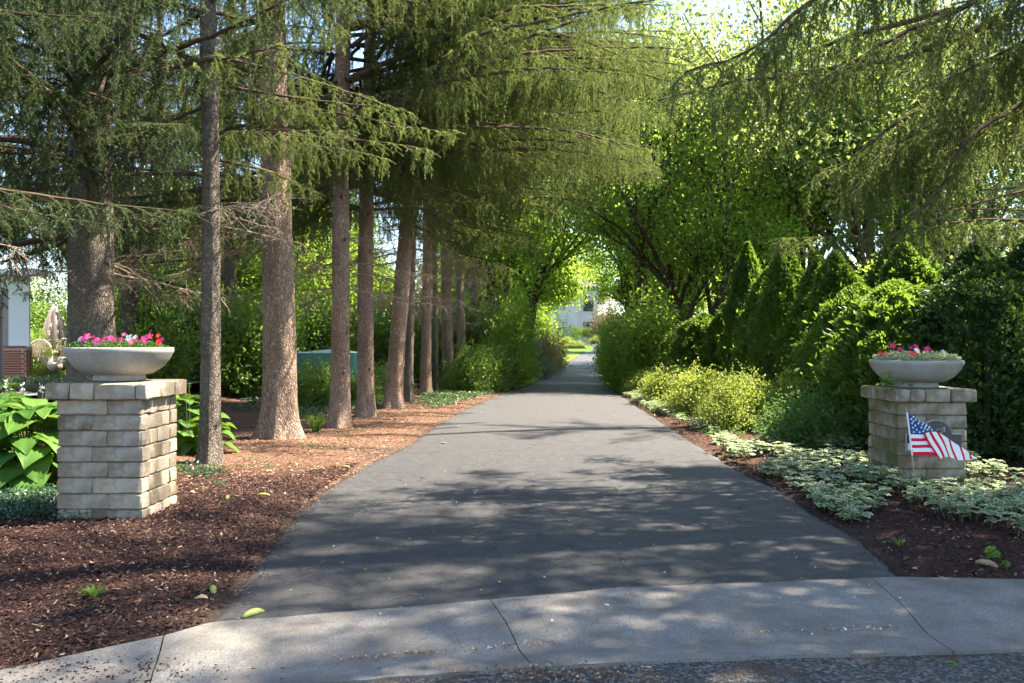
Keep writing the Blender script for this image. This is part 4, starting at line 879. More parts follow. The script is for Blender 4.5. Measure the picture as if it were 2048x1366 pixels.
custom([(1900, 20, 8.8), (1650, 90, 8.8), (1500, 150, 8.7), (1430, 190, 8.7)], 509, rad=.035, sec=.45, hang=.95, density=1.0, start=.3, dead=.1, sstep_=.09)
custom([(2300, 450, 10.2), (1960, 440, 10.0), (1760, 470, 9.8), (1640, 475, 9.8), (1560, 478, 9.8)], 510, rad=.03, sec=.5, hang=.40, density=.9, start=.35, dead=.0, sstep_=.11)
custom([(2400, 100, 11), (2060, 260, 10.6), (1960, 300, 10.4), (1880, 320, 10.4)], 511, rad=.04, sec=.6, hang=.7, density=1.0, start=.2, dead=.1, sstep_=.12)
spruce(9.8, 5.2, .3, (0, 0), 27, 4.5, 4.8, 4.8, 410, 'added spruce outside the frame on the right, nearer the street, shading the kerb', M['bark_brown'], group='large spruces right of the drive', fine=False, dz=.6, ztop=24, near=4.0, nper=(3, 4), meshes=DARK)  # added unseen spruce, its place and height set to shade the kerb
#spruce(13.2, 7.4, .3, (0, 0), 23, 5, 5.2, 4.9, 411, 'tall spruce outside the frame on the right, behind the other two', M['bark_brown'], group='large spruces right of the drive', fine=False, dz=.75, ztop=22, near=4.5, nper=(4, 5), meshes=DARK)

# ================================================================== BROADLEAF TREES AND SHRUBS
def limb_tree(seed, H, r0, nst, spread, base_h, levels=3, nleaf=150, lsize=.085, lmat='maple', sig=.42, leaves_from=1, lw=.75):
    """trunk(s) and limbs by repeated forking; leaves gathered round the twig ends"""
    r = np.random.RandomState(seed); W_ = Geo(); ends = []
    def grow(p, d, ln, rad, lv):
        k_ = 5; q = [p]
        for _ in range(k_): d = unit(d + r.normal(0, .09, 3) + np.array([0, 0, .03])); q.append(q[-1] + d * ln / k_)
        W_.add(*tube(q, np.linspace(rad, rad * .6, k_ + 1), 8 if lv < 2 else 5))
        if lv >= leaves_from: ends.extend([(q[s], lv) for s in range(2, k_ + 1, 1 if lv == levels else 2)])
        if lv == levels: return
        for _ in range(r.randint(3, 5)):
            s = r.randint(2, k_ + 1); az = r.uniform(0, 2 * math.pi); nd = unit(d * .75 + np.array([math.cos(az), math.sin(az), r.uniform(-.1, .5)]) * r.uniform(.5, .95))
            grow(q[s], nd, ln * r.uniform(.55, .8), rad * .5, lv + 1)
    for s in range(nst):
        az = 2 * math.pi * s / nst + r.uniform(-.4, .4); d = unit(np.array([math.cos(az) * spread, math.sin(az) * spread, 1.0])) if nst > 1 else np.array([0.02, .02, 1.])
        grow(np.array([math.cos(az), math.sin(az), 0]) * (.18 if nst > 1 else 0), d, base_h if nst == 1 else H * .33, r0, 0)
    E = np.array([e0 for e0, _ in ends]); E[:, 2] *= H / max(E[:, 2].max(), .1) * .96; 
    n_ = len(E); idx = r.randint(0, n_, int(n_ * nleaf)); C = E[idx] + r.normal(0, sig, (len(idx), 3)) * [1, 1, .6]; C = C[C[:, 2] > .3]
    D = r.normal(0, 1, C.shape) + [0, 0, -.5]; cl = r.uniform(0, 1, n_)[idx][:len(C)]
    v, f, rr = leaves(C, D, lsize, lw, .18, r, .5)
    return W_, Geo().add(v, f, 0, rr), E
def scale_wood(W_, H, E): return W_
def tree_pair(seed, lmat, bmat, **kw):
    H = kw['H']; W_, Lf, E = limb_tree(seed, lmat=lmat, **kw); zmax = max(v[:, 2].max() for v in W_.v); sc = H / zmax * .96
    for v in W_.v: v[:, 2] *= sc
    return W_.mesh('trunk', [M[bmat]], True), Lf.mesh('crown', [M[lmat]])
TR = [tree_pair(11, 'maple', 'bark_maple', H=11, r0=.16, nst=4, spread=.38, base_h=3, nleaf=20, sig=.45, lsize=.135),
      tree_pair(12, 'maple', 'bark_maple', H=12, r0=.2, nst=3, spread=.32, base_h=3, nleaf=30, sig=.55, lsize=.15),
      tree_pair(13, 'locust', 'bark_maple', H=13, r0=.17, nst=3, spread=.3, base_h=3, nleaf=62, sig=.6, lsize=.125),
      tree_pair(14, 'maple', 'bark_maple', H=10, r0=.2, nst=1, spread=.3, base_h=3.2, nleaf=150, sig=.6, lsize=.17)]
def plant_tree(k_, X, Y, s, rz, label, group, name='maple_tree', cat='tree', sz=None):
    t = thing(name, (X, Y, gz(X, Y) - .05), label, cat, group)
    for nm, me in (('trunk', TR[k_][0]), ('crown', TR[k_][1])):
        o = link(nm, me, t); o.scale = (s, s, sz or s); o.rotation_euler = (0, 0, rz)
    return t
gr = 'broadleaf trees beyond the hedge'
for a_ in [(0, 6.4, 29.0, 1.0, 0.6, 'many-stemmed maple leaning over the drive above the dark hedge end'),
           (1, 10.8, 33.0, 1.15, 2.0, 'maple with slanting stems behind the dark hedge'),
           (2, 6.5, 35.0, 1.45, 1.0, 'tall pale-leaved tree behind the many-stemmed maple'),
           (2, 14.0, 30.0, 1.35, 3.0, 'tall pale-leaved tree behind the middle of the hedge'),
           (2, 18.0, 33.0, 1.3, 5.0, 'pale-leaved tree behind the dark evergreens beside the mossy pillar'),
           (0, 20.5, 26.0, .9, 3.7, 'low maple showing between the boughs above the mossy pillar'),
           (0, 9.0, 48.0, 1.35, 1.9, 'maple arching over the far drive from its right side'),
           (1, 15.0, 58.0, 1.5, 2.7, 'maple right of the drive where it starts to climb'),
           (3, 15.5, 78.0, 1.3, 5.2, 'round-crowned tree right of the far house'),
           (2, 24.0, 48.0, 1.3, .2, 'pale-leaved tree far off behind the evergreens'), (2, 8.6, 54.0, 1.75, 4.1, 'very tall pale-leaved tree closing the top of the view over the drive'), (2, 9.6, 41.0, 1.6, 2.6, 'tallest pale-leaved tree rising over the many-stemmed maple')]: plant_tree(*a_, gr)
gr = 'broadleaf trees left of the drive'
for a_ in [(0, .3, 45.0, 1.35, 4.0, 'maple whose bright crown arches over the far drive from its left side'),
           (1, -1.9, 53.0, 1.35, 2.2, 'maple behind the bright arching one'),
           (3, 1.5, 66.0, 1.4, 1.2, 'round-crowned tree left of the climbing drive'),
           (3, -3.0, 84.0, 1.4, 1.2, 'round-crowned tree left of the far house'),
           (1, -9.5, 40.0, 1.0, 5.2, 'maple showing between the trunks behind the tarpaulin'),
           (3, -14.0, 34.0, .85, 3.2, 'low tree behind the closed patio umbrella'),
           (0, -19.5, 40.0, .9, .2, 'maple beyond the white house corner'),
           (3, -10.5, 29.5, .62, 2.0, 'small tree behind the slim grey trunk')]: plant_tree(*a_, gr)
spruce(11.6, 16.6, .25, (0, 0), 19, 3.2, 3.6, 4.3, 412, 'spruce outside the frame on the right, level with the middle of the hedge', M['bark_brown'], group='large spruces right of the drive', fine=False, dz=.75, ztop=17, near=4.0, nper=(3, 4), meshes=DARK)
plant_tree(1, 11.5, 5.2, 1.35, .8, 'added broad-crowned tree outside the frame behind the spruces, dappling the kerb with shade', 'added shade trees out of view')  # unseen tree added so its crown throws leafy shade on the kerb
for q, (X, Y, s) in enumerate([(-8, 140, 1.8), (2, 146, 2.0), (12, 142, 1.9), (22, 138, 1.7), (32, 128, 1.7), (30, 95, 1.6), (-22, 120, 1.8), (-20, 70, 1.5)]):
    t = plant_tree(3, X, Y, s, q * 1.1, ['big distant tree hidden behind the arching maples left of the house', 'distant tree behind the left half of the far house', 'distant tree rising behind the far house roof', 'distant tree behind the low pale wing', 'distant tree at the right end of the low pale wing', 'distant tree right of the drive level with the house', 'distant tree far left of the house', 'tree far behind the white house corner'][q], 'trees on the skyline')

def bush_mesh(seed, rx, ry, h, lsize, n, mat, lw=.6, clumps=60, sig=.16, up=.5, stems=10, shell=.75, tipup=0.0, wood='stem', cone=0.0, droop=0.0):
    r = np.random.RandomState(seed); az = r.uniform(0, 2 * math.pi, clumps); zz = r.uniform(.08, 1, clumps) ** .8; rad = np.sqrt(np.clip(1 - zz ** 2.6, 0.04, 1)) * (1 - cone * zz) * r.uniform(shell, 1.05, clumps)
    E = np.stack([np.cos(az) * rad * rx, np.sin(az) * rad * ry, zz * h * r.uniform(.88, 1.08, clumps)], -1); idx = r.randint(0, clumps, n); t = r.uniform(0, 1, n) ** .7
    root = np.array([[0, 0, 0]]) + r.normal(0, .1, (clumps, 3)) * [1, 1, 0]; lo = root[idx] * (1 - t[:, None]) + E[idx] * t[:, None]; C = lo + r.normal(0, sig, (n, 3)) * (.5 + .5 * t[:, None]); C[:, 2] = np.maximum(C[:, 2], .02)
    D = unit(E[idx] - root[idx]) * .6 + r.normal(0, .8, (n, 3)) + [0, 0, tipup - droop]
    v, f, rr = leaves(C, D, lsize, lw, .2, r, up); W_ = Geo()
    for q in range(stems):
        W_.add(*tube([root[q], root[q] * .4 + E[q] * .5 + r.normal(0, .05, 3), E[q] * .95], [.016 * h, .011 * h, .004], 5))
    return W_.mesh('stems', [M[wood]], True), Geo().add(v, f, 0, rr).mesh('foliage', [M[mat]])
def bush(pair, X, Y, s, rz, label, group, name='shrub', cat='shrub', z=None):
    t = thing(name, (X, Y, gz(X, Y) - .02 if z is None else z), label, cat, group); s = s if isinstance(s, tuple) else (s, s, s)
    for nm, me in (('stems', pair[0]), ('foliage', pair[1])): o = link(nm, me, t); o.scale = s; o.rotation_euler = (0, 0, rz)
    return t
# --- spirea row on the right (sunlit golden ones, then a green one by the pillar)
gold = [bush_mesh(71 + q, .95, .8, .80, .048, 15000, 'golden', .62, 150, .085, .7, 14, .5, .15) for q in range(2)]
grn = bush_mesh(74, .95, .8, .85, .046, 15000, 'spirea', .62, 140, .085, .7, 14, .5, .15)
gs = 'spirea bushes along the right bed'
def gp(px, py): q = g(px, py); return float(q[0]), float(q[1])
X, Y = gp(1625, 905); bush(grn, X + .1, Y + .35, (.95, .95, .93), 0, 'green spirea bush next to the mossy pillar', gs, 'spirea_bush', 'bush')
X, Y = gp(1480, 865); bush(gold[0], X + .15, Y + .5, (1.2, 1.05, 1.15), 1, 'yellow-green spirea bush beside the all-green one', gs, 'spirea_bush', 'bush')
X, Y = gp(1400, 835); bush(gold[1], X + .2, Y + .6, (1.25, 1.1, 1.15), 2, 'golden spirea bush in the middle of the sunny row', gs, 'spirea_bush', 'bush')
X, Y = gp(1330, 812); bush(gold[0], X + .3, Y + .6, (1.15, 1.1, 1.1), 4, 'golden spirea bush towards the far end of the sunny row', gs, 'spirea_bush', 'bush')
X, Y = gp(1270, 792); bush(gold[1], X + .6, Y + .8, (1.2, 1.2, .95), 5, 'farthest golden spirea bush where the drive narrows', gs, 'spirea_bush', 'bush')
X, Y = gp(1560, 870); bush(gold[1], X + .7, Y + 1.0, (1.0, 1.0, 1.2), 3, 'golden spirea bush tucked against the dark hedge', gs, 'spirea_bush', 'bush')

# --- arborvitae hedge trees
def arbor_mesh(seed, R, H, n, mat, lsize=.10, pointed=1.0, lob=1.0, lw=.42):
    r = np.random.RandomState(seed); z = r.uniform(0, 1, n) ** .85; az = r.uniform(0, 2 * math.pi, n)
    prof = np.interp(z, [0, .08, .3, .6, .85, 1], [.72, .9, 1.0, .80 if pointed else .95, .42 if pointed else .66, .05])
    lump = 1 + .30 * lob * (vnoise(az * 11 + 5, z * H * 11, seed + 8) - .5) + .42 * lob * (vnoise(az * 2.2 + 30, z * H * 2.0, seed) - .5) + .34 * lob * (vnoise(az * 5 + 9, z * H * 4.5, seed + 1) - .5)
    depth = (1 - .38 * r.uniform(0, 1, n) ** 1.8) * (1 + (r.uniform(0, 1, n) > .93) * r.uniform(0, .22, n)); rad = prof * R * lump * depth; C = np.stack([np.cos(az) * rad, np.sin(az) * rad, z * H + .02], -1)
    D = np.stack([np.cos(az) * .7, np.sin(az) * .7, np.full(n, .55)], -1) + r.normal(0, .55, (n, 3)); v, f, rr = leaves(C, D, lsize * r.uniform(.5, 1.35, n)[:, None], lw, .1, r, .0)
    rr = np.clip(rr * .5 + .5 * np.tile(vnoise(az * 5, z * H * 4, seed + 3), 2), 0, 1)
    W_ = Geo().add(*tube([(0, 0, 0), (0, 0, H * .93)], [.06, .01], 7))
    core = lathe([(R * .55, 0.0), (R * .58, H * .3), (R * .44, H * .6), (R * .22, H * .85), (0, H * .93)], 12); Lf = Geo().add(v, f, 0, rr)
    return W_.mesh('trunk', [M['twig']]), Lf.mesh('foliage', [M[mat]])
AB = [arbor_mesh(81, .78, 3.0, 26000, 'arbor'), arbor_mesh(82, .70, 3.3, 26000, 'arbor'), arbor_mesh(83, .95, 2.3, 30000, 'arbor', pointed=0, lob=1.2)]
YW = [arbor_mesh(85, 1.05, 2.9, 26000, 'yew', .09, 0, 1.6, .5), arbor_mesh(86, .9, 3.1, 24000, 'yew', .09, 1, 1.6, .5)]
gh = 'arborvitae hedge on the right'
for (me, X, Y, s, lab) in [(2, 5.30, 11.4, (1.0, 1.0, 1.0), 'low round-topped arborvitae bulging out just left of the mossy pillar'),
        (0, 6.15, 12.9, (1.0, 1.0, 1.0), 'arborvitae behind the round-topped one, mostly in shade'),
        (2, 5.75, 13.7, (.85, .85, 1.05), 'shaded arborvitae with a blunt top, second back from the round-topped one'),
        (0, 5.85, 14.9, (.95, .95, 1.03), 'arborvitae with a sunlit edge in the nearer half of the hedge'),
        (1, 6.0, 16.1, (1.0, 1.0, .95), 'arborvitae with a pale sunlit tip in the middle of the hedge'),
        (1, 5.8, 17.5, (.95, .95, 1.08), 'pointed arborvitae beyond the middle of the hedge'),
        (0, 5.9, 18.9, (1.0, 1.0, 1.06), 'arborvitae between the two most pointed ones'),
        (1, 5.85, 20.5, (.9, .9, 1.20), 'tallest and darkest spire of the hedge'),
        (0, 5.8, 22.1, (1.1, 1.1, .86), 'short arborvitae just beyond the tallest spire'),
        (2, 5.55, 23.8, (1.05, 1.05, 1.02), 'low arborvitae at the far end of the hedge, under the maple stems'),
        (0, 7.4, 15.5, (1.0, 1.0, 1.35), 'taller arborvitae whose tip shows behind the hedge')]:
    bush(AB[me], X, Y, s, X * 7 + Y, lab, gh, 'arborvitae', 'hedge tree')
gy = 'dark evergreens behind the mossy pillar'
for (me, X, Y, s, lab) in [(0, 6.1, 10.6, (.9, .8, .86), 'dark evergreen directly behind the bowl of red flowers'), (1, 7.4, 10.9, (1.05, .9, 1.10), 'tallest dark evergreen at the right edge behind the pillar'),
        (0, 7.9, 9.6, (.85, .8, .95), 'dark evergreen at the far right edge of the view'), (1, 6.9, 12.2, (1, 1, .95), 'dark evergreen set back between the hedge and the tallest evergreen'), (0, 9.3, 12.4, (1.1, 1, 1.05), 'dark evergreen outside the right edge')]:
    bush(YW[me], X, Y, s, X * 5, lab, gy, 'evergreen_shrub', 'evergreen shrub')

# --- leafy shrubs
SH = [bush_mesh(91, 1.3, 1.2, 2.6, .10, 11000, 'shrub', .6, 130, .17, .5, 12, .55, wood='twig'), bush_mesh(92, 1.1, 1.1, 1.4, .07, 11000, 'shrub', .6, 90, .12, .5, 10, .55, wood='twig'),
      bush_mesh(93, 1.5, 1.4, 3.4, .12, 9500, 'maple', .65, 150, .2, .6, 14, .5, wood='twig', droop=.4)]
BL_ = bush_mesh(94, .8, .8, 1.0, .06, 6000, 'blue_shrub', .5, 60, .1, wood='twig'); PK = bush_mesh(95, 1.0, .9, 1.3, .08, 6000, 'pink_shrub', .5, 60, .12, wood='twig'); YG = bush_mesh(96, .9, .8, .8, .08, 6000, 'golden', .6, 60, .1)
gl = 'shrubs left of the drive'
def SB(pair, px, D, s, label, group=gl, **kw): bush(pair, (px - 1024) / F * D, D, s, px * .7, label, group, **kw)
SB(SH[1], 940, 25.0, (.9, .9, 1.1), 'dark leafy shrub at the foot of the last spruce'); SB(SH[1], 985, 26.5, (.9, .9, 1.1), 'dark leafy shrub between the last spruce and the bright one')
SB(SH[2], 1018, 28.5, (.62, .62, .95), 'tall bright green shrub where the left side of the drive narrows'); SB(SH[0], 985, 30, (.9, .9, 1.25), 'tall green shrub behind the bright one'); SB(SH[0], 930, 31, (1, 1, 1.3), 'tall shrub behind the end of the spruce row')
SB(SH[2], 1035, 34, (.8, .8, 1.15), 'bright shrub further along the left side of the drive')
SB(BL_, 1062, 40, (1.3, 1.3, 2.0), 'bluish shrub on the left verge of the far drive'); SB(PK, 1085, 44, (1.2, 1.2, 1.7), 'pinkish shrub on the left verge of the far drive'); SB(PK, 1100, 52, (1.4, 1.4, 1.8), 'pinkish shrub further up the left verge'); SB(BL_, 1090, 46, (1.3, 1.3, 1.0), 'low bluish shrub in front of the pinkish ones')
SB(SH[2], 1080, 62, (1.3, 1.3, 1.3), 'green shrub beyond the pinkish ones')
gb = 'planting round the far house'
SB(YG, 1150, 86.5, (1.6, 1.0, .8), 'low yellow-green plants over the retaining wall', gb, z=1.15); SB(YG, 1135, 87.5, (1.2, 1.0, 1.3), 'yellow-green plants at the left end of the retaining wall', gb, z=1.15); SB(BL_, 1163, 92, (1.3, 1, 1.1), 'bluish low shrub behind the retaining wall', gb)
box_m = arbor_mesh(99, 1.2, 1.3, 9000, 'spirea', .13, 0, .4, .6)
for q, (px, D, s) in enumerate([(1128, 100, (1.2, 1, 1.4)), (1143, 102, (1.1, 1, 1.4)), (1160, 104, (1, 1, 1.2)), (1173, 104, (1, 1, 1.25)), (1183, 108, (1, 1, 1.2)), (1196, 108, (1, 1, 1.2))]):
    bush(box_m, (px - 1024) / F * D, D, s, q, ['clipped box shrub at the left below the far house', 'clipped box shrub second from the left below the far house', 'clipped box shrub under the blank house wall', 'clipped box shrub under the house window', 'clipped box shrub in front of the house door', 'clipped box shrub under the house corner'][q], 'clipped box shrubs by the house', 'box_shrub')
SB(BL_, 1120, 98, (2.2, 2, 4.0), 'bluish tree-like shrub against the far house wall', gb); SB(BL_, 1204, 80, (1.1, 1, 1.3), 'bluish low shrub right of the drive before the house', gb); SB(YG, 1192, 96, (1.6, 1, 1.2), 'yellow-green plants beside the path to the door', gb)
SB(PK, 1212, 100, (2.5, 2, 4), 'pale branching shrub right of the house corner', gb)
gq = 'arching shrubs right of the drive'
SB(SH[2], 1305, 25.5, (.9, .9, .95), 'arching shrub right beside the maple stems, where the drive narrows', gq); SB(SH[2], 1262, 27.5, (.8, .8, .8), 'bright arching shrub leaning to the drive edge', gq); SB(SH[2], 1248, 33, (.9, .9, .9), 'arching shrub behind the one at the drive edge', gq); SB(SH[0], 1232, 40, (.9, .9, 1), 'shrub on the right verge of the far drive', gq); SB(SH[2], 1340, 31, (1.1, 1.1, 1.15), 'tall shrub behind the maple stems', gq); SB(SH[0], 1222, 52, (1.0, 1, 1.3), 'shrub further up the right verge', gq)
for q, (X, Y, s) in enumerate([(10.5, 17, 1.1), (10, 22, 1.2), (12.5, 26, 1.2), (9, 33, 1.1), (14, 20, 1.2), (12.5, 14.5, 1.1)]): bush(SH[q % 2 * 2], X, Y, (s, s, s * (.9 if q % 2 else 1.1)), q, ['undergrowth shrub behind the nearer half of the hedge', 'undergrowth shrub behind the tallest spire', 'undergrowth shrub behind the far end of the hedge', 'undergrowth shrub between hedge end and pale tree', 'undergrowth shrub behind the second tree row of the hedge', 'undergrowth shrub behind the dark evergreens'][q], 'undergrowth behind the hedge')
gm = 'shrubs behind the spruce trunks'
for (k_, px, D, s, lab) in [(0, 290, 19, (1, 1, 1.05), 'dark leafy shrub between the bowl of magenta flowers and the slim grey trunk'), (0, 380, 23, (1, 1, 1.1), 'leafy shrub right behind the slim grey trunk'), (0, 475, 22, (1, 1, 1.05), 'sunlit leafy shrub between the slim grey trunk and the widest one'), (2, 330, 24, (1.1, 1.1, 1), 'tall shrub further back between the bowl and the slim trunk'),
        (1, 630, 19.5, (.8, .75, .8), 'low bright shrub in front of the green tarpaulin'), (1, 705, 20, (.7, .7, .55), 'low shrub between the two trunks right of the tarpaulin'), (1, 765, 22, (.8, .8, .7), 'low shrub left of the leaning trunk'), (0, 640, 30, (1.2, 1.2, 1.3), 'tall shrub behind the tarpaulin'), (0, 760, 30, (1.2, 1.2, 1.2), 'tall shrub seen left of the leaning trunk'), (0, 850, 30, (1.1, 1.1, 1.2), 'tall shrub behind the thin trunks'), (0, 540, 28, (1.3, 1.3, 1.3), 'tall shrub behind the widest trunk'), (0, 215, 21, (1, 1, .9), 'shrub right of the thick grey trunk behind the bowl'), (2, 440, 27, (1.2, 1.2, 1.1), 'tall shrub in the gap beside the slim grey trunk'), (2, 600, 36, (1.8, 1.4, 1.5), 'tall shrub far behind the tarpaulin'), (2, 690, 38, (1.8, 1.4, 1.5), 'tall shrub far behind the sunlit trunks'), (2, 790, 38, (1.8, 1.4, 1.6), 'tall shrub far behind the leaning trunk'), (2, 880, 38, (1.8, 1.4, 1.5), 'tall shrub far behind the thin trunks'), (2, 250, 32, (1.8, 1.4, 1.5), 'tall shrub far behind the bowl of magenta flowers')]:
    SB(SH[k_], px, D, s, lab, gm)
SB(SH[1], 74, 30, (.7, .7, 1.2), 'bush with reddish tips beside the white house corner', 'patio planting'); SB(YG, 108, 26.6, (.7, .7, .5), 'yellow-green plants below the closed umbrella', 'patio planting'); SB(YG, 82, 26.2, (.55, .5, .5), 'green plants beside the brick pier', 'patio planting'); SB(SH[0], 140, 36, (1.6, 1.2, 1.3), 'shrub behind the closed umbrella', 'patio planting'); SB(SH[2], 60, 37, (1.5, 1.2, 1.3), 'tall shrub beyond the white house corner', 'patio planting')

# ================================================================== HOSTAS AND LOW PLANTS
def hosta_leaf(seed, L=.34, W_=.33):
    r = np.random.RandomState(seed); nu, nv = 13, 11; V = []
    for q in range(nv):
        t = q / (nv - 1); wd = W_ * .5 * (math.sin(math.pi * min(1, t * 1.0) ** .62) ** .75) * (1 if t > 0 else 0) if 0 < t < 1 else .004
        for p in range(nu):
            s = p / (nu - 1) * 2 - 1; yv = s * wd; rib = .007 * math.cos(s * 19) * math.sin(math.pi * t)
            zc = .10 * math.sin(t * 2.2) * L * 2 - .55 * t ** 2 * L * .9 + .20 * abs(s) * wd - .10 * (s * s) * wd + .012 * math.sin(t * 11 + s * 3 + seed) * abs(s)
            xx = t * L - .10 * L * abs(s) * (1 - t) ** 2 * 1.6; V.append((xx, yv, zc + rib))
    i = np.arange(nv - 1)[:, None] * nu; j = np.arange(nu - 1)[None]
    g_ = Geo().add(V, np.stack([i + j, i + j + 1, i + nu + j + 1, i + nu + j], -1).reshape(-1, 4)); return g_.mesh('leaf', [M['hosta']], True)
HL = [hosta_leaf(k_) for k_ in range(4)]
def hosta(X, Y, H, R, n, ls, label, seed, flowers=()):
    r = random.Random(seed); z0 = gz(X, Y); t = thing('hosta', (X, Y, z0), label, 'hosta plant', 'hostas behind the tall pillar'); st = Geo()
    for q in range(n):
        az = q * 2.4 + r.uniform(-.3, .3); f = (q + .5) / n; rad = R * (.25 + .65 * f) * r.uniform(.8, 1.1); zz = H * (1.0 - .85 * f ** 1.3) * r.uniform(.9, 1.05); s = ls * (.75 + .4 * f) * r.uniform(.85, 1.1)
        o = link('leaf', r.choice(HL), t); p = Vector((math.cos(az) * rad * .55, math.sin(az) * rad * .55, zz)); o.location = p; o.scale = (s, s, s); o.rotation_euler = (r.uniform(-.3, .3), -.35 + .75 * f + r.uniform(-.15, .15), az + r.uniform(-.25, .25))
        st.add(*tube([(0.1 * math.cos(az), .1 * math.sin(az), 0), (p.x * .7, p.y * .7, zz * .6), tuple(p)], [.007, .006, .004], 5))
    link('stalks', st.mesh('stalks', [M['stem']]), t)
    return t
hosta(-4.75, 8.25, .78, .8, 70, 1.05, 'large hosta with broad glossy leaves at the left edge behind the pillar', 1); hosta(-5.6, 8.8, .9, .85, 70, 1.1, 'large hosta partly outside the left edge', 2)
hosta(-4.3, 9.2, .84, .55, 50, .9, 'hosta showing past the left side of the tall pillar', 3); hosta(-4.55, 11.3, .72, .62, 40, .9, 'hosta between the tall pillar and the slim grey trunk', 4); hosta(-3.95, 10.75, .45, .42, 24, .75, 'small hosta at the right shoulder of the tall pillar', 5)
hosta(-5.1, 13.0, .32, .35, 18, .7, 'small hosta between the slim grey trunk and the widest one', 6)
for q, (px, py, hh) in enumerate([(10, 762, .1), (44, 770, .1), (84, 768, .09), (378, 770, .1), (372, 790, .1)]):
    D = 8.6 if px < 200 else 11.0; p = px2w(px, py, D); t = thing('hosta_flower_stalk', (p.x, D, gz(p.x, D)), ['budding stalk at the far left edge above the hosta leaves', 'budding stalk beside the wooden rail', 'budding stalk in front of the wooden rail', 'tall budding stalk right of the pillar cap', 'short budding stalk right of the pillar cap'][q], 'flower stalk', 'hosta flower stalks')
    h_ = p.z - gz(p.x, D); link('stem', Geo().add(*tube([(0, 0, 0), (.01, 0, h_ * .6), (0, 0, h_)], .0035, 5)).mesh('stem', [M['stem']]), t)
    r_ = np.random.RandomState(q); C = np.column_stack([r_.normal(0, .012, 16), r_.normal(0, .012, 16), h_ - r_.uniform(-.02, hh, 16)]); link('buds', Geo().add(*leaves(C, r_.normal(0, .5, (16, 3)) + [0, 0, .8], .03, .5, rng=r_)[:2]).mesh('buds', [M['white_petal' if q < 3 else 'spirea']]), t)

def in_poly(P, poly):
    x_, y_ = P[:, 0], P[:, 1]; c_ = np.zeros(len(P), bool); n_ = len(poly); j = n_ - 1
    for i in range(n_):
        xi, yi = poly[i]; xj, yj = poly[j]; c_ ^= ((yi > y_) != (yj > y_)) & (x_ < (xj - xi) * (y_ - yi) / (yj - yi + 1e-12) + xi); j = i
    return c_
def scatter(poly_px, n, seed, clump=None, thr=.5):
    poly = [g(*p) for p in poly_px]; r = np.random.RandomState(seed); A = np.array(poly); P = r.uniform(A.min(0), A.max(0), (n * 6, 2)); P = P[in_poly(P, poly)]
    P = P[(P[:, 0] < xl(P[:, 1]) - .04) | (P[:, 0] > xr(P[:, 1]) + .04)]
    if clump: P = P[fbm(P[:, 0] * clump, P[:, 1] * clump, seed) > thr]
    return P[:n]
def away(P, c, hx, hy): return P[(np.abs(P[:, 0] - c[0]) > hx) | (np.abs(P[:, 1] - c[1]) > hy)]
# variegated ground cover: whorls of green leaves with cream margins
def whorls(P, seed, size=.075, hmin=.04, hmax=.26, per=5, name='variegated_ground_cover', label=None):
    r = np.random.RandomState(seed); N = len(P); H = hmin + (hmax - hmin) * fbm(P[:, 0] * 2.2, P[:, 1] * 2.2, seed) * r.uniform(.6, 1.25, N); Z = ground_z(P[:, 0], P[:, 1]); B = np.column_stack([P, Z]); Tp = B + np.column_stack([r.normal(0, .03, (N, 2)), H]); g_ = Geo(); g_.add(*prisms(B, Tp, .003, .002), 2)
    ou = np.array([(0, 0), (.28, .34), (.70, .33), (1, 0), (.70, -.33), (.28, -.34)]); iu = np.array([(.08, 0), (.32, .21), (.66, .20), (.86, 0), (.66, -.20), (.32, -.21)])
    for lay in range(2):
        n_ = N * per; idx = np.repeat(np.arange(N), per); az = np.tile(np.arange(per) * 2 * math.pi / per, N) + np.repeat(r.uniform(0, 6.28, N), per) + r.normal(0, .2, n_) + lay * .5; el = r.uniform(-.1, .35, n_) if lay else r.uniform(.1, .5, n_)
        L = size * r.uniform(.7, 1.2, n_) * (1 if lay else .8); D = np.stack([np.cos(az) * np.cos(el), np.sin(az) * np.cos(el), np.sin(el)], -1); S = np.stack([-np.sin(az), np.cos(az), r.normal(0, .15, n_)], -1); U = np.cross(D, S); base = Tp[idx] - (np.array([0, 0, .045]) if lay else 0)
        def pts(uv, dz): return base[:, None] + L[:, None, None] * (D[:, None] * uv[None, :, 0:1] + S[:, None] * uv[None, :, 1:2] + U[:, None] * (np.abs(uv[None, :, 1:2]) * .25 - .18 * uv[None, :, 0:1] ** 2 + dz))
        V = np.concatenate([pts(ou, 0), pts(iu, .015)], 1).reshape(-1, 3); i = np.arange(n_)[:, None] * 12; q = np.arange(6); rr = r.uniform(0, 1, n_)
        fo = np.concatenate([i + np.array([a0, (a0 + 1) % 6, 6 + (a0 + 1) % 6, 6 + a0]) for a0 in range(6)]); g_.add(V, fo, 1, np.tile(rr, 6)); off = g_.n - len(V)
        g_.f.append((i + np.arange(6, 12) + off, 0, rr))
    o = link(name, g_.mesh(name, [M['var_in'], M['var_out'], M['stem']])); return tag(o, label, kind='stuff')
P = scatter([(1440,900),(1560,888),(1700,900),(1760,905),(2048,875),(2140,900),(2140,1110),(2048,1085),(1930,1055),(1760,1005),(1680,1045),(1640,1035),(1600,990),(1500,955),(1440,930)], 1050, 31, 1.6, .42)
P = away(P, (RPX, RPY), .36, .37); whorls(P, 5, label='variegated green and cream ground cover round the mossy pillar')
P = scatter([(1640,1010),(1700,1000),(1765,990),(1760,1030),(1690,1052),(1650,1045)], 60, 33); whorls(P, 6, hmax=.14)
P = scatter([(1240,800),(1330,835),(1400,870),(1450,905),(1480,900),(1440,870),(1330,820),(1260,785)], 700, 34, 1.5, .42); whorls(P, 7, size=.06, hmax=.2)
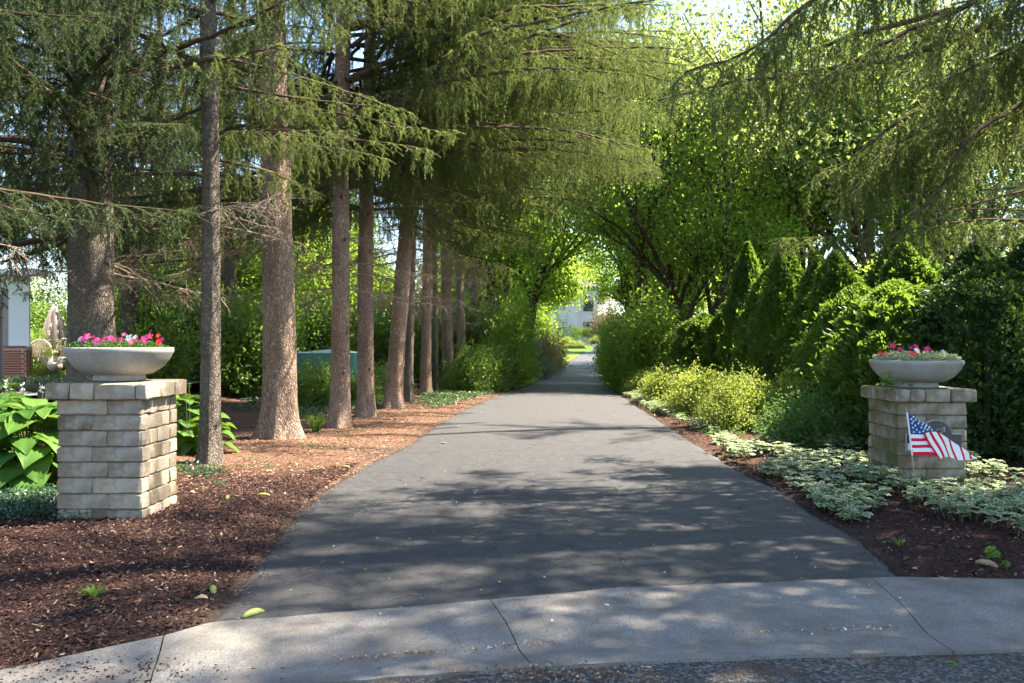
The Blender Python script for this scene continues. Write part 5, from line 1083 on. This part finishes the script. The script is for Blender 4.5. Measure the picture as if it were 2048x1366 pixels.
# vinca, ivy and leafy cover on the left
def low_cover(name, P, mat, lsize, hmax, per, seed, lw=.5, label=None):
    r = np.random.RandomState(seed); N = len(P); idx = np.repeat(np.arange(N), per); n_ = len(idx); H = hmax * (.35 + .8 * fbm(P[:, 0] * 3, P[:, 1] * 3, seed))[idx]; X = P[idx] + r.normal(0, .045, (n_, 2)); C = np.column_stack([X, ground_z(X[:, 0], X[:, 1]) + H * r.uniform(.15, 1, n_)]); D = r.normal(0, 1, (n_, 3)) * [1, 1, .45] + [0, 0, .25]
    v, f, rr = leaves(C, D, lsize, lw, .2, r, 1.0); return tag(link(name, Geo().add(v, f, 0, rr).mesh(name, [M[mat]])), label, kind='stuff')
P = scatter([(-200,985),(0,962),(60,968),(112,985),(118,1020),(165,1025),(192,1040),(160,1052),(90,1045),(0,1048),(-200,1060)], 2600, 41); low_cover('vinca_cover', P, 'vinca', .032, .13, 5, 1)
P = away(scatter([(345,930),(400,915),(470,960),(450,985),(360,960)], 220, 42, 3, .5), (LPX, LPY), .4, .4); low_cover('vinca_cover', P, 'vinca', .035, .09, 5, 2)
P = scatter([(830,810),(850,790),(880,785),(985,775),(1000,785),(930,805),(870,822)], 900, 43); low_cover('ivy_cover', P, 'ivy', .06, .14, 5, 3, .8)
P = scatter([(440,830),(500,800),(640,800),(800,790),(820,800),(760,820),(700,835),(640,850),(620,840),(500,850)], 900, 44, 1.2, .46); low_cover('ivy_cover', P, 'ivy', .06, .14, 4, 4, .8)
P = scatter([(345,880),(430,850),(520,800),(640,790),(800,776),(960,762),(930,772),(700,790),(500,815),(380,860)], 2000, 45, .9, .42); low_cover('ivy_cover', P, 'ivy', .075, .25, 5, 5, .8)
P = scatter([(1225,775),(1260,792),(1330,830),(1420,880),(1500,900),(1480,870),(1400,830),(1300,790)], 800, 46, 1.3, .45); low_cover('leafy_cover', P, 'spirea', .045, .13, 5, 6)
P = scatter([(450,900),(640,870),(760,850),(700,900),(560,950),(450,960)], 60, 47, 2, .5); low_cover('leafy_cover', P, 'ivy', .04, .06, 4, 7)
P = scatter([(0,800),(115,790),(345,860),(345,905),(115,975),(0,900)], 900, 48); low_cover('ivy_cover', P, 'ivy', .06, .2, 4, 8, .8)

def grass_tuft(X, Y, H, n, spread, label, group, seed, wd=.008, name='grass_tuft', cat='grass tuft'):
    r = np.random.RandomState(seed); g_ = Geo(); z0 = gz(X, Y)
    az = r.uniform(0, 6.28, n); L = H * r.uniform(.6, 1.2, n); rad = r.uniform(0, .22, n) * spread; ts = np.linspace(0, 1, 5); V = []
    out = spread * r.uniform(.3, 1.1, n)
    for t in ts:
        c = np.column_stack([np.cos(az) * (rad + out * t ** 1.4), np.sin(az) * (rad + out * t ** 1.4), L * (t * 1.25 - .55 * t ** 2.4)]); s = np.column_stack([-np.sin(az), np.cos(az), az * 0]) * wd * .5 * (1 - t ** 2 * .95); V += [c + s, c - s]
    V = np.stack(V, 1).reshape(-1, 3); i = np.arange(n)[:, None] * 10; f = np.concatenate([i + np.array([2 * q, 2 * q + 2, 2 * q + 3, 2 * q + 1]) for q in range(4)])
    o = link(name, g_.add(V, f, 0, np.tile(r.uniform(0, 1, n), 4)).mesh(name, [M['blade']])); o.location = (X, Y, z0 - .01); return tag(o, label, cat, group)
gt = 'tufts of grass in the beds'
X, Y = gp(632, 868); grass_tuft(X, Y, .38, 130, .28, 'bright arching grass clump between the widest trunk and the sunlit trunk', gt, 1, .016)
X, Y = gp(187, 1203); grass_tuft(X, Y, .10, 60, .09, 'small dark grass tuft alone in the shaded mulch near the kerb', gt, 2)
X, Y = gp(1800, 1095); grass_tuft(X, Y, .09, 24, .10, 'sparse grass tuft in the mulch below the variegated plants', gt, 3)
X, Y = gp(1275, 1338); grass_tuft(X, Y, .03, 30, .03, 'tiny green tuft at the street edge of the kerb, near the middle', gt, 4)
X, Y = gp(1784, 1308); grass_tuft(X, Y, .04, 40, .04, 'tiny green tuft at the street edge of the kerb, towards the right', gt, 5)
X, Y = gp(1560, 1000); grass_tuft(X, Y, .08, 30, .08, 'small green tuft on the drive side of the variegated plants', gt, 6)
def weed(px, py, H, label, seed):
    X, Y = gp(px, py); r = np.random.RandomState(seed); C = r.normal(0, .4, (26, 3)) * [H * .6, H * .6, H * .5] + [0, 0, H * .55]; o = link('weed', Geo().add(*leaves(C, r.normal(0, 1, (26, 3)) * [1, 1, .3], H * .7, .6, rng=r)[:2]).mesh('weed', [M['shrub']])); o.location = (X, Y, gz(X, Y)); tag(o, label, 'weed', 'small weeds')
weed(1985, 1128, .08, 'leafy green weed in the mulch by the fallen brown cone', 1); weed(1908, 1325, .04, 'green weed in the kerb joint at the street edge', 2); weed(1240, 1335, .02, 'tiny weed at the street edge beside the grass tuft', 3); weed(1195, 1178, .015, 'tiny weed where the asphalt meets the kerb', 4); weed(2010, 1140, .05, 'small weed right of the fallen brown cone', 5)

# ================================================================== LITTER ON THE GROUND
def cone_mesh(mat, seed):
    L, R = .13, .019; prof = [(0, -L / 2)] + [(R * (math.sin(math.pi * (t * .93 + .05)) ** .5), -L / 2 + L * t) for t in np.linspace(.04, .96, 18)] + [(0, L / 2)]; v, f = lathe(prof, 14); v = v.copy()
    a_ = np.arctan2(v[:, 1], v[:, 0]); k_ = 1 + .10 * np.cos(a_ * 7 + v[:, 2] * 420) * np.cos(v[:, 2] * 260); v[:, 0] *= k_; v[:, 1] *= k_; v[:, 0] += .012 * (v[:, 2] / .065) ** 2; return Geo().add(v, f).mesh('spruce_cone', [mat], True)
cg, cb_ = cone_mesh(M['cone'], 1), cone_mesh(M['cone_brown'], 2)
for q, (px, py, rot, s, m_, lab) in enumerate([(426, 1184, 2.0, 1, cg, 'green spruce cone in the mulch beside the corner of the asphalt'), (507, 1232, .9, 1.05, cg, 'green spruce cone on the asphalt against the kerb'), (455, 1004, 1.8, .9, cg, 'green spruce cone lying steeply in the mulch behind the tall pillar'), (527, 997, .1, .95, cg, 'green spruce cone lying level in the mulch, beside the upright one'), (690, 937, -.2, 1, cg, 'green spruce cone at the left asphalt edge'), (1973, 1134, -.9, 1.1, cb_, 'brown spruce cone in the mulch at the right by the weed'), (887, 889, 0, .7, cb_, 'brown cone lying on the sunlit asphalt')]):
    X, Y = gp(px, py); o = link('spruce_cone', m_); z = max(gz(X, Y), float(T(Y)) + .004) + .016; o.location = (X, Y, z); o.rotation_euler = (0, math.pi / 2, rot); o.scale = (s, s, s); tag(o, lab, 'cone', 'fallen spruce cones')
def chips(name, P, L, W_, mat, seed, lift=.008, tilt=.35, zf=None, label=None, rbias=1.0):
    r = np.random.RandomState(seed); N = len(P); az = r.uniform(0, 6.28, N); el = r.normal(0, tilt, N); l = L * r.uniform(.3, 1.1, N) * np.where(r.uniform(0, 1, N) > .9, 1.9, 1); w_ = W_ * r.uniform(.5, 2.1, N); z = (zf or ground_z)(P[:, 0], P[:, 1]) + lift * r.uniform(.2, 1.6, N)
    D = np.stack([np.cos(az) * np.cos(el), np.sin(az) * np.cos(el), np.sin(el)], -1) * l[:, None] * .5; S = np.stack([-np.sin(az), np.cos(az), r.normal(0, .35, N)], -1) * w_[:, None] * .5; U = np.array([0, 0, 1]) * w_[:, None] * .32; C = np.column_stack([P, z])
    V = np.stack([C - D + S * .5, C - D - S * .6, C + D * .9 - S, C + D + S * .6, C + U + D * .2, C + U - D * .6], 1).reshape(-1, 3); i = np.arange(N)[:, None] * 6; rr = r.uniform(0, 1, N) ** rbias
    f = np.concatenate([i + np.array(t) for t in ([0, 5, 1], [1, 5, 4], [1, 4, 2], [2, 4, 3], [3, 4, 5], [3, 5, 0])]); return tag(link(name, Geo().add(V, f, 0, np.tile(rr, 6)).mesh(name, [M[mat]])), label, kind='stuff')
P = scatter([(-300,1050),(0,1040),(112,1010),(345,990),(400,950),(560,960),(720,925),(655,975),(545,1090),(420,1250),(330,1275),(0,1350),(-300,1430)], 26000, 51); P = away(P, (LPX, LPY), .34, .34); chips('mulch_chips', P, .036, .010, 'chip', 1)
P = scatter([(1560,975),(1640,1030),(1720,1080),(1815,1155),(2048,1162),(2200,1160),(2200,900),(2048,870),(1700,880),(1440,900),(1500,950)], 17000, 52); P = away(P, (RPX, RPY), .34, .34); chips('mulch_chips', P, .034, .010, 'chip', 2)
P = scatter([(345,990),(345,900),(500,850),(1000,775),(1050,770),(930,818),(815,890),(720,925),(655,975),(560,965)], 26000, 53); P = chips('needle_litter', P, .045, .009, 'litter', 3, .006, .2)
P = scatter([(1215,775),(1250,800),(1330,850),(1450,930),(1560,985),(1600,960),(1480,890),(1330,820),(1230,770)], 5000, 54); chips('needle_litter', P, .035, .010, 'litter', 4, .006, .2, rbias=1.6)
# chips spilled over the kerb end, crumbs on the asphalt and the kerb
r_ = np.random.RandomState(9)
def spill(name, px, py, sx, sy, n, L, W_, mat, seed, dz, rb=1.0):
    r = np.random.RandomState(seed); c_ = g(px, py); P = np.column_stack([r.normal(c_[0], sx, n), r.normal(c_[1], sy, n)]); P = P[P[:, 1] > 2.6]; return chips(name, P, L, W_, mat, seed, .004, .25, lambda x_, y_: T(y_) + dz, None, rb)
spill('mulch_chips', 90, 1340, .28, .07, 260, .022, .008, 'chip', 11, .010, .8); spill('mulch_chips', 60, 1350, .5, .10, 400, .022, .008, 'chip', 12, .010, .9); gl_ = r_.uniform(0, 1, 900); gx_ = -3.5 + 7.5 * gl_; gy_ = yk(gx_) * .33 + yf(gx_) * .67 + r_.normal(0, .022, 900); kp_ = fbm(gx_ * 2.2, gx_ * 0, 77) > .47; chips('gutter_grit', np.column_stack([gx_, gy_])[kp_], .013, .009, 'bits', 31, .003, .2, lambda x_, y_: T(y_) - .014, 'grit and leaf crumbs caught in the gutter of the kerb', 1.8)
spill('mulch_chips', 1130, 1352, .28, .06, 500, .014, .006, 'litter', 13, .006)
def edge_spill(name, fn, y0, y1, side, n, mat, seed):
    r = np.random.RandomState(seed); yy_ = r.uniform(y0, y1, n); P = np.column_stack([fn(yy_) + side * np.abs(r.normal(0, .07, n)), yy_]); chips(name, P, .022, .007, mat, seed, .003, .1, lambda x_, y_: T(y_) + .016 + .02 * sstep(6, 14, y_), None, .8)
edge_spill('needle_litter', xl, 7.5, 22, 1, 1800, 'litter', 14); edge_spill('mulch_chips', xl, 4.5, 7.5, 1, 420, 'chip', 15); edge_spill('mulch_chips', xr, 5.3, 9, -1, 380, 'chip', 16); edge_spill('needle_litter', xr, 9, 22, -1, 700, 'litter', 17)
y_ = 4.2 + 18 * r_.uniform(0, 1, 420) ** 1.5; u_ = r_.uniform(.02, .98, 420); P = np.column_stack([xl(y_) * (1 - u_) + xr(y_) * u_, y_]); P = P[P[:, 1] > yk(P[:, 0]) - .5]
chips('leaf_crumbs', P, .014, .008, 'bits', 21, .004, .1, lambda x_, y_: T(y_) + .02 + .03 * sstep(6, 14, y_), 'small leaf crumbs scattered over the driveway and the kerb')
for q, (px, py, c_) in enumerate([(404, 1200, 'd'), (183, 1140, 'd'), (318, 1285, 'l'), (385, 992, 'd')]):
    X, Y = gp(px, py); g_ = Geo().add([(-.03, 0, .004), (-.01, .016, .014), (.02, .014, .012), (.036, 0, .006), (.015, -.014, .016), (-.012, -.014, .010)], [[0, 1, 2, 3, 4, 5]]); o = link('dry_leaf', g_.mesh('dry_leaf', [M['bits']])); o.location = (X, Y, gz(X, Y) + .012); o.rotation_euler = (.3, .2, q * 1.9)
    tag(o, ['curled brown leaf between the cone and the asphalt corner', 'orange dead leaf in the shaded mulch above the small grass tuft', 'brown leaf at the first kerb joint', 'dead leaf in the mulch right of the tall pillar'][q], 'leaf', 'dry leaves')
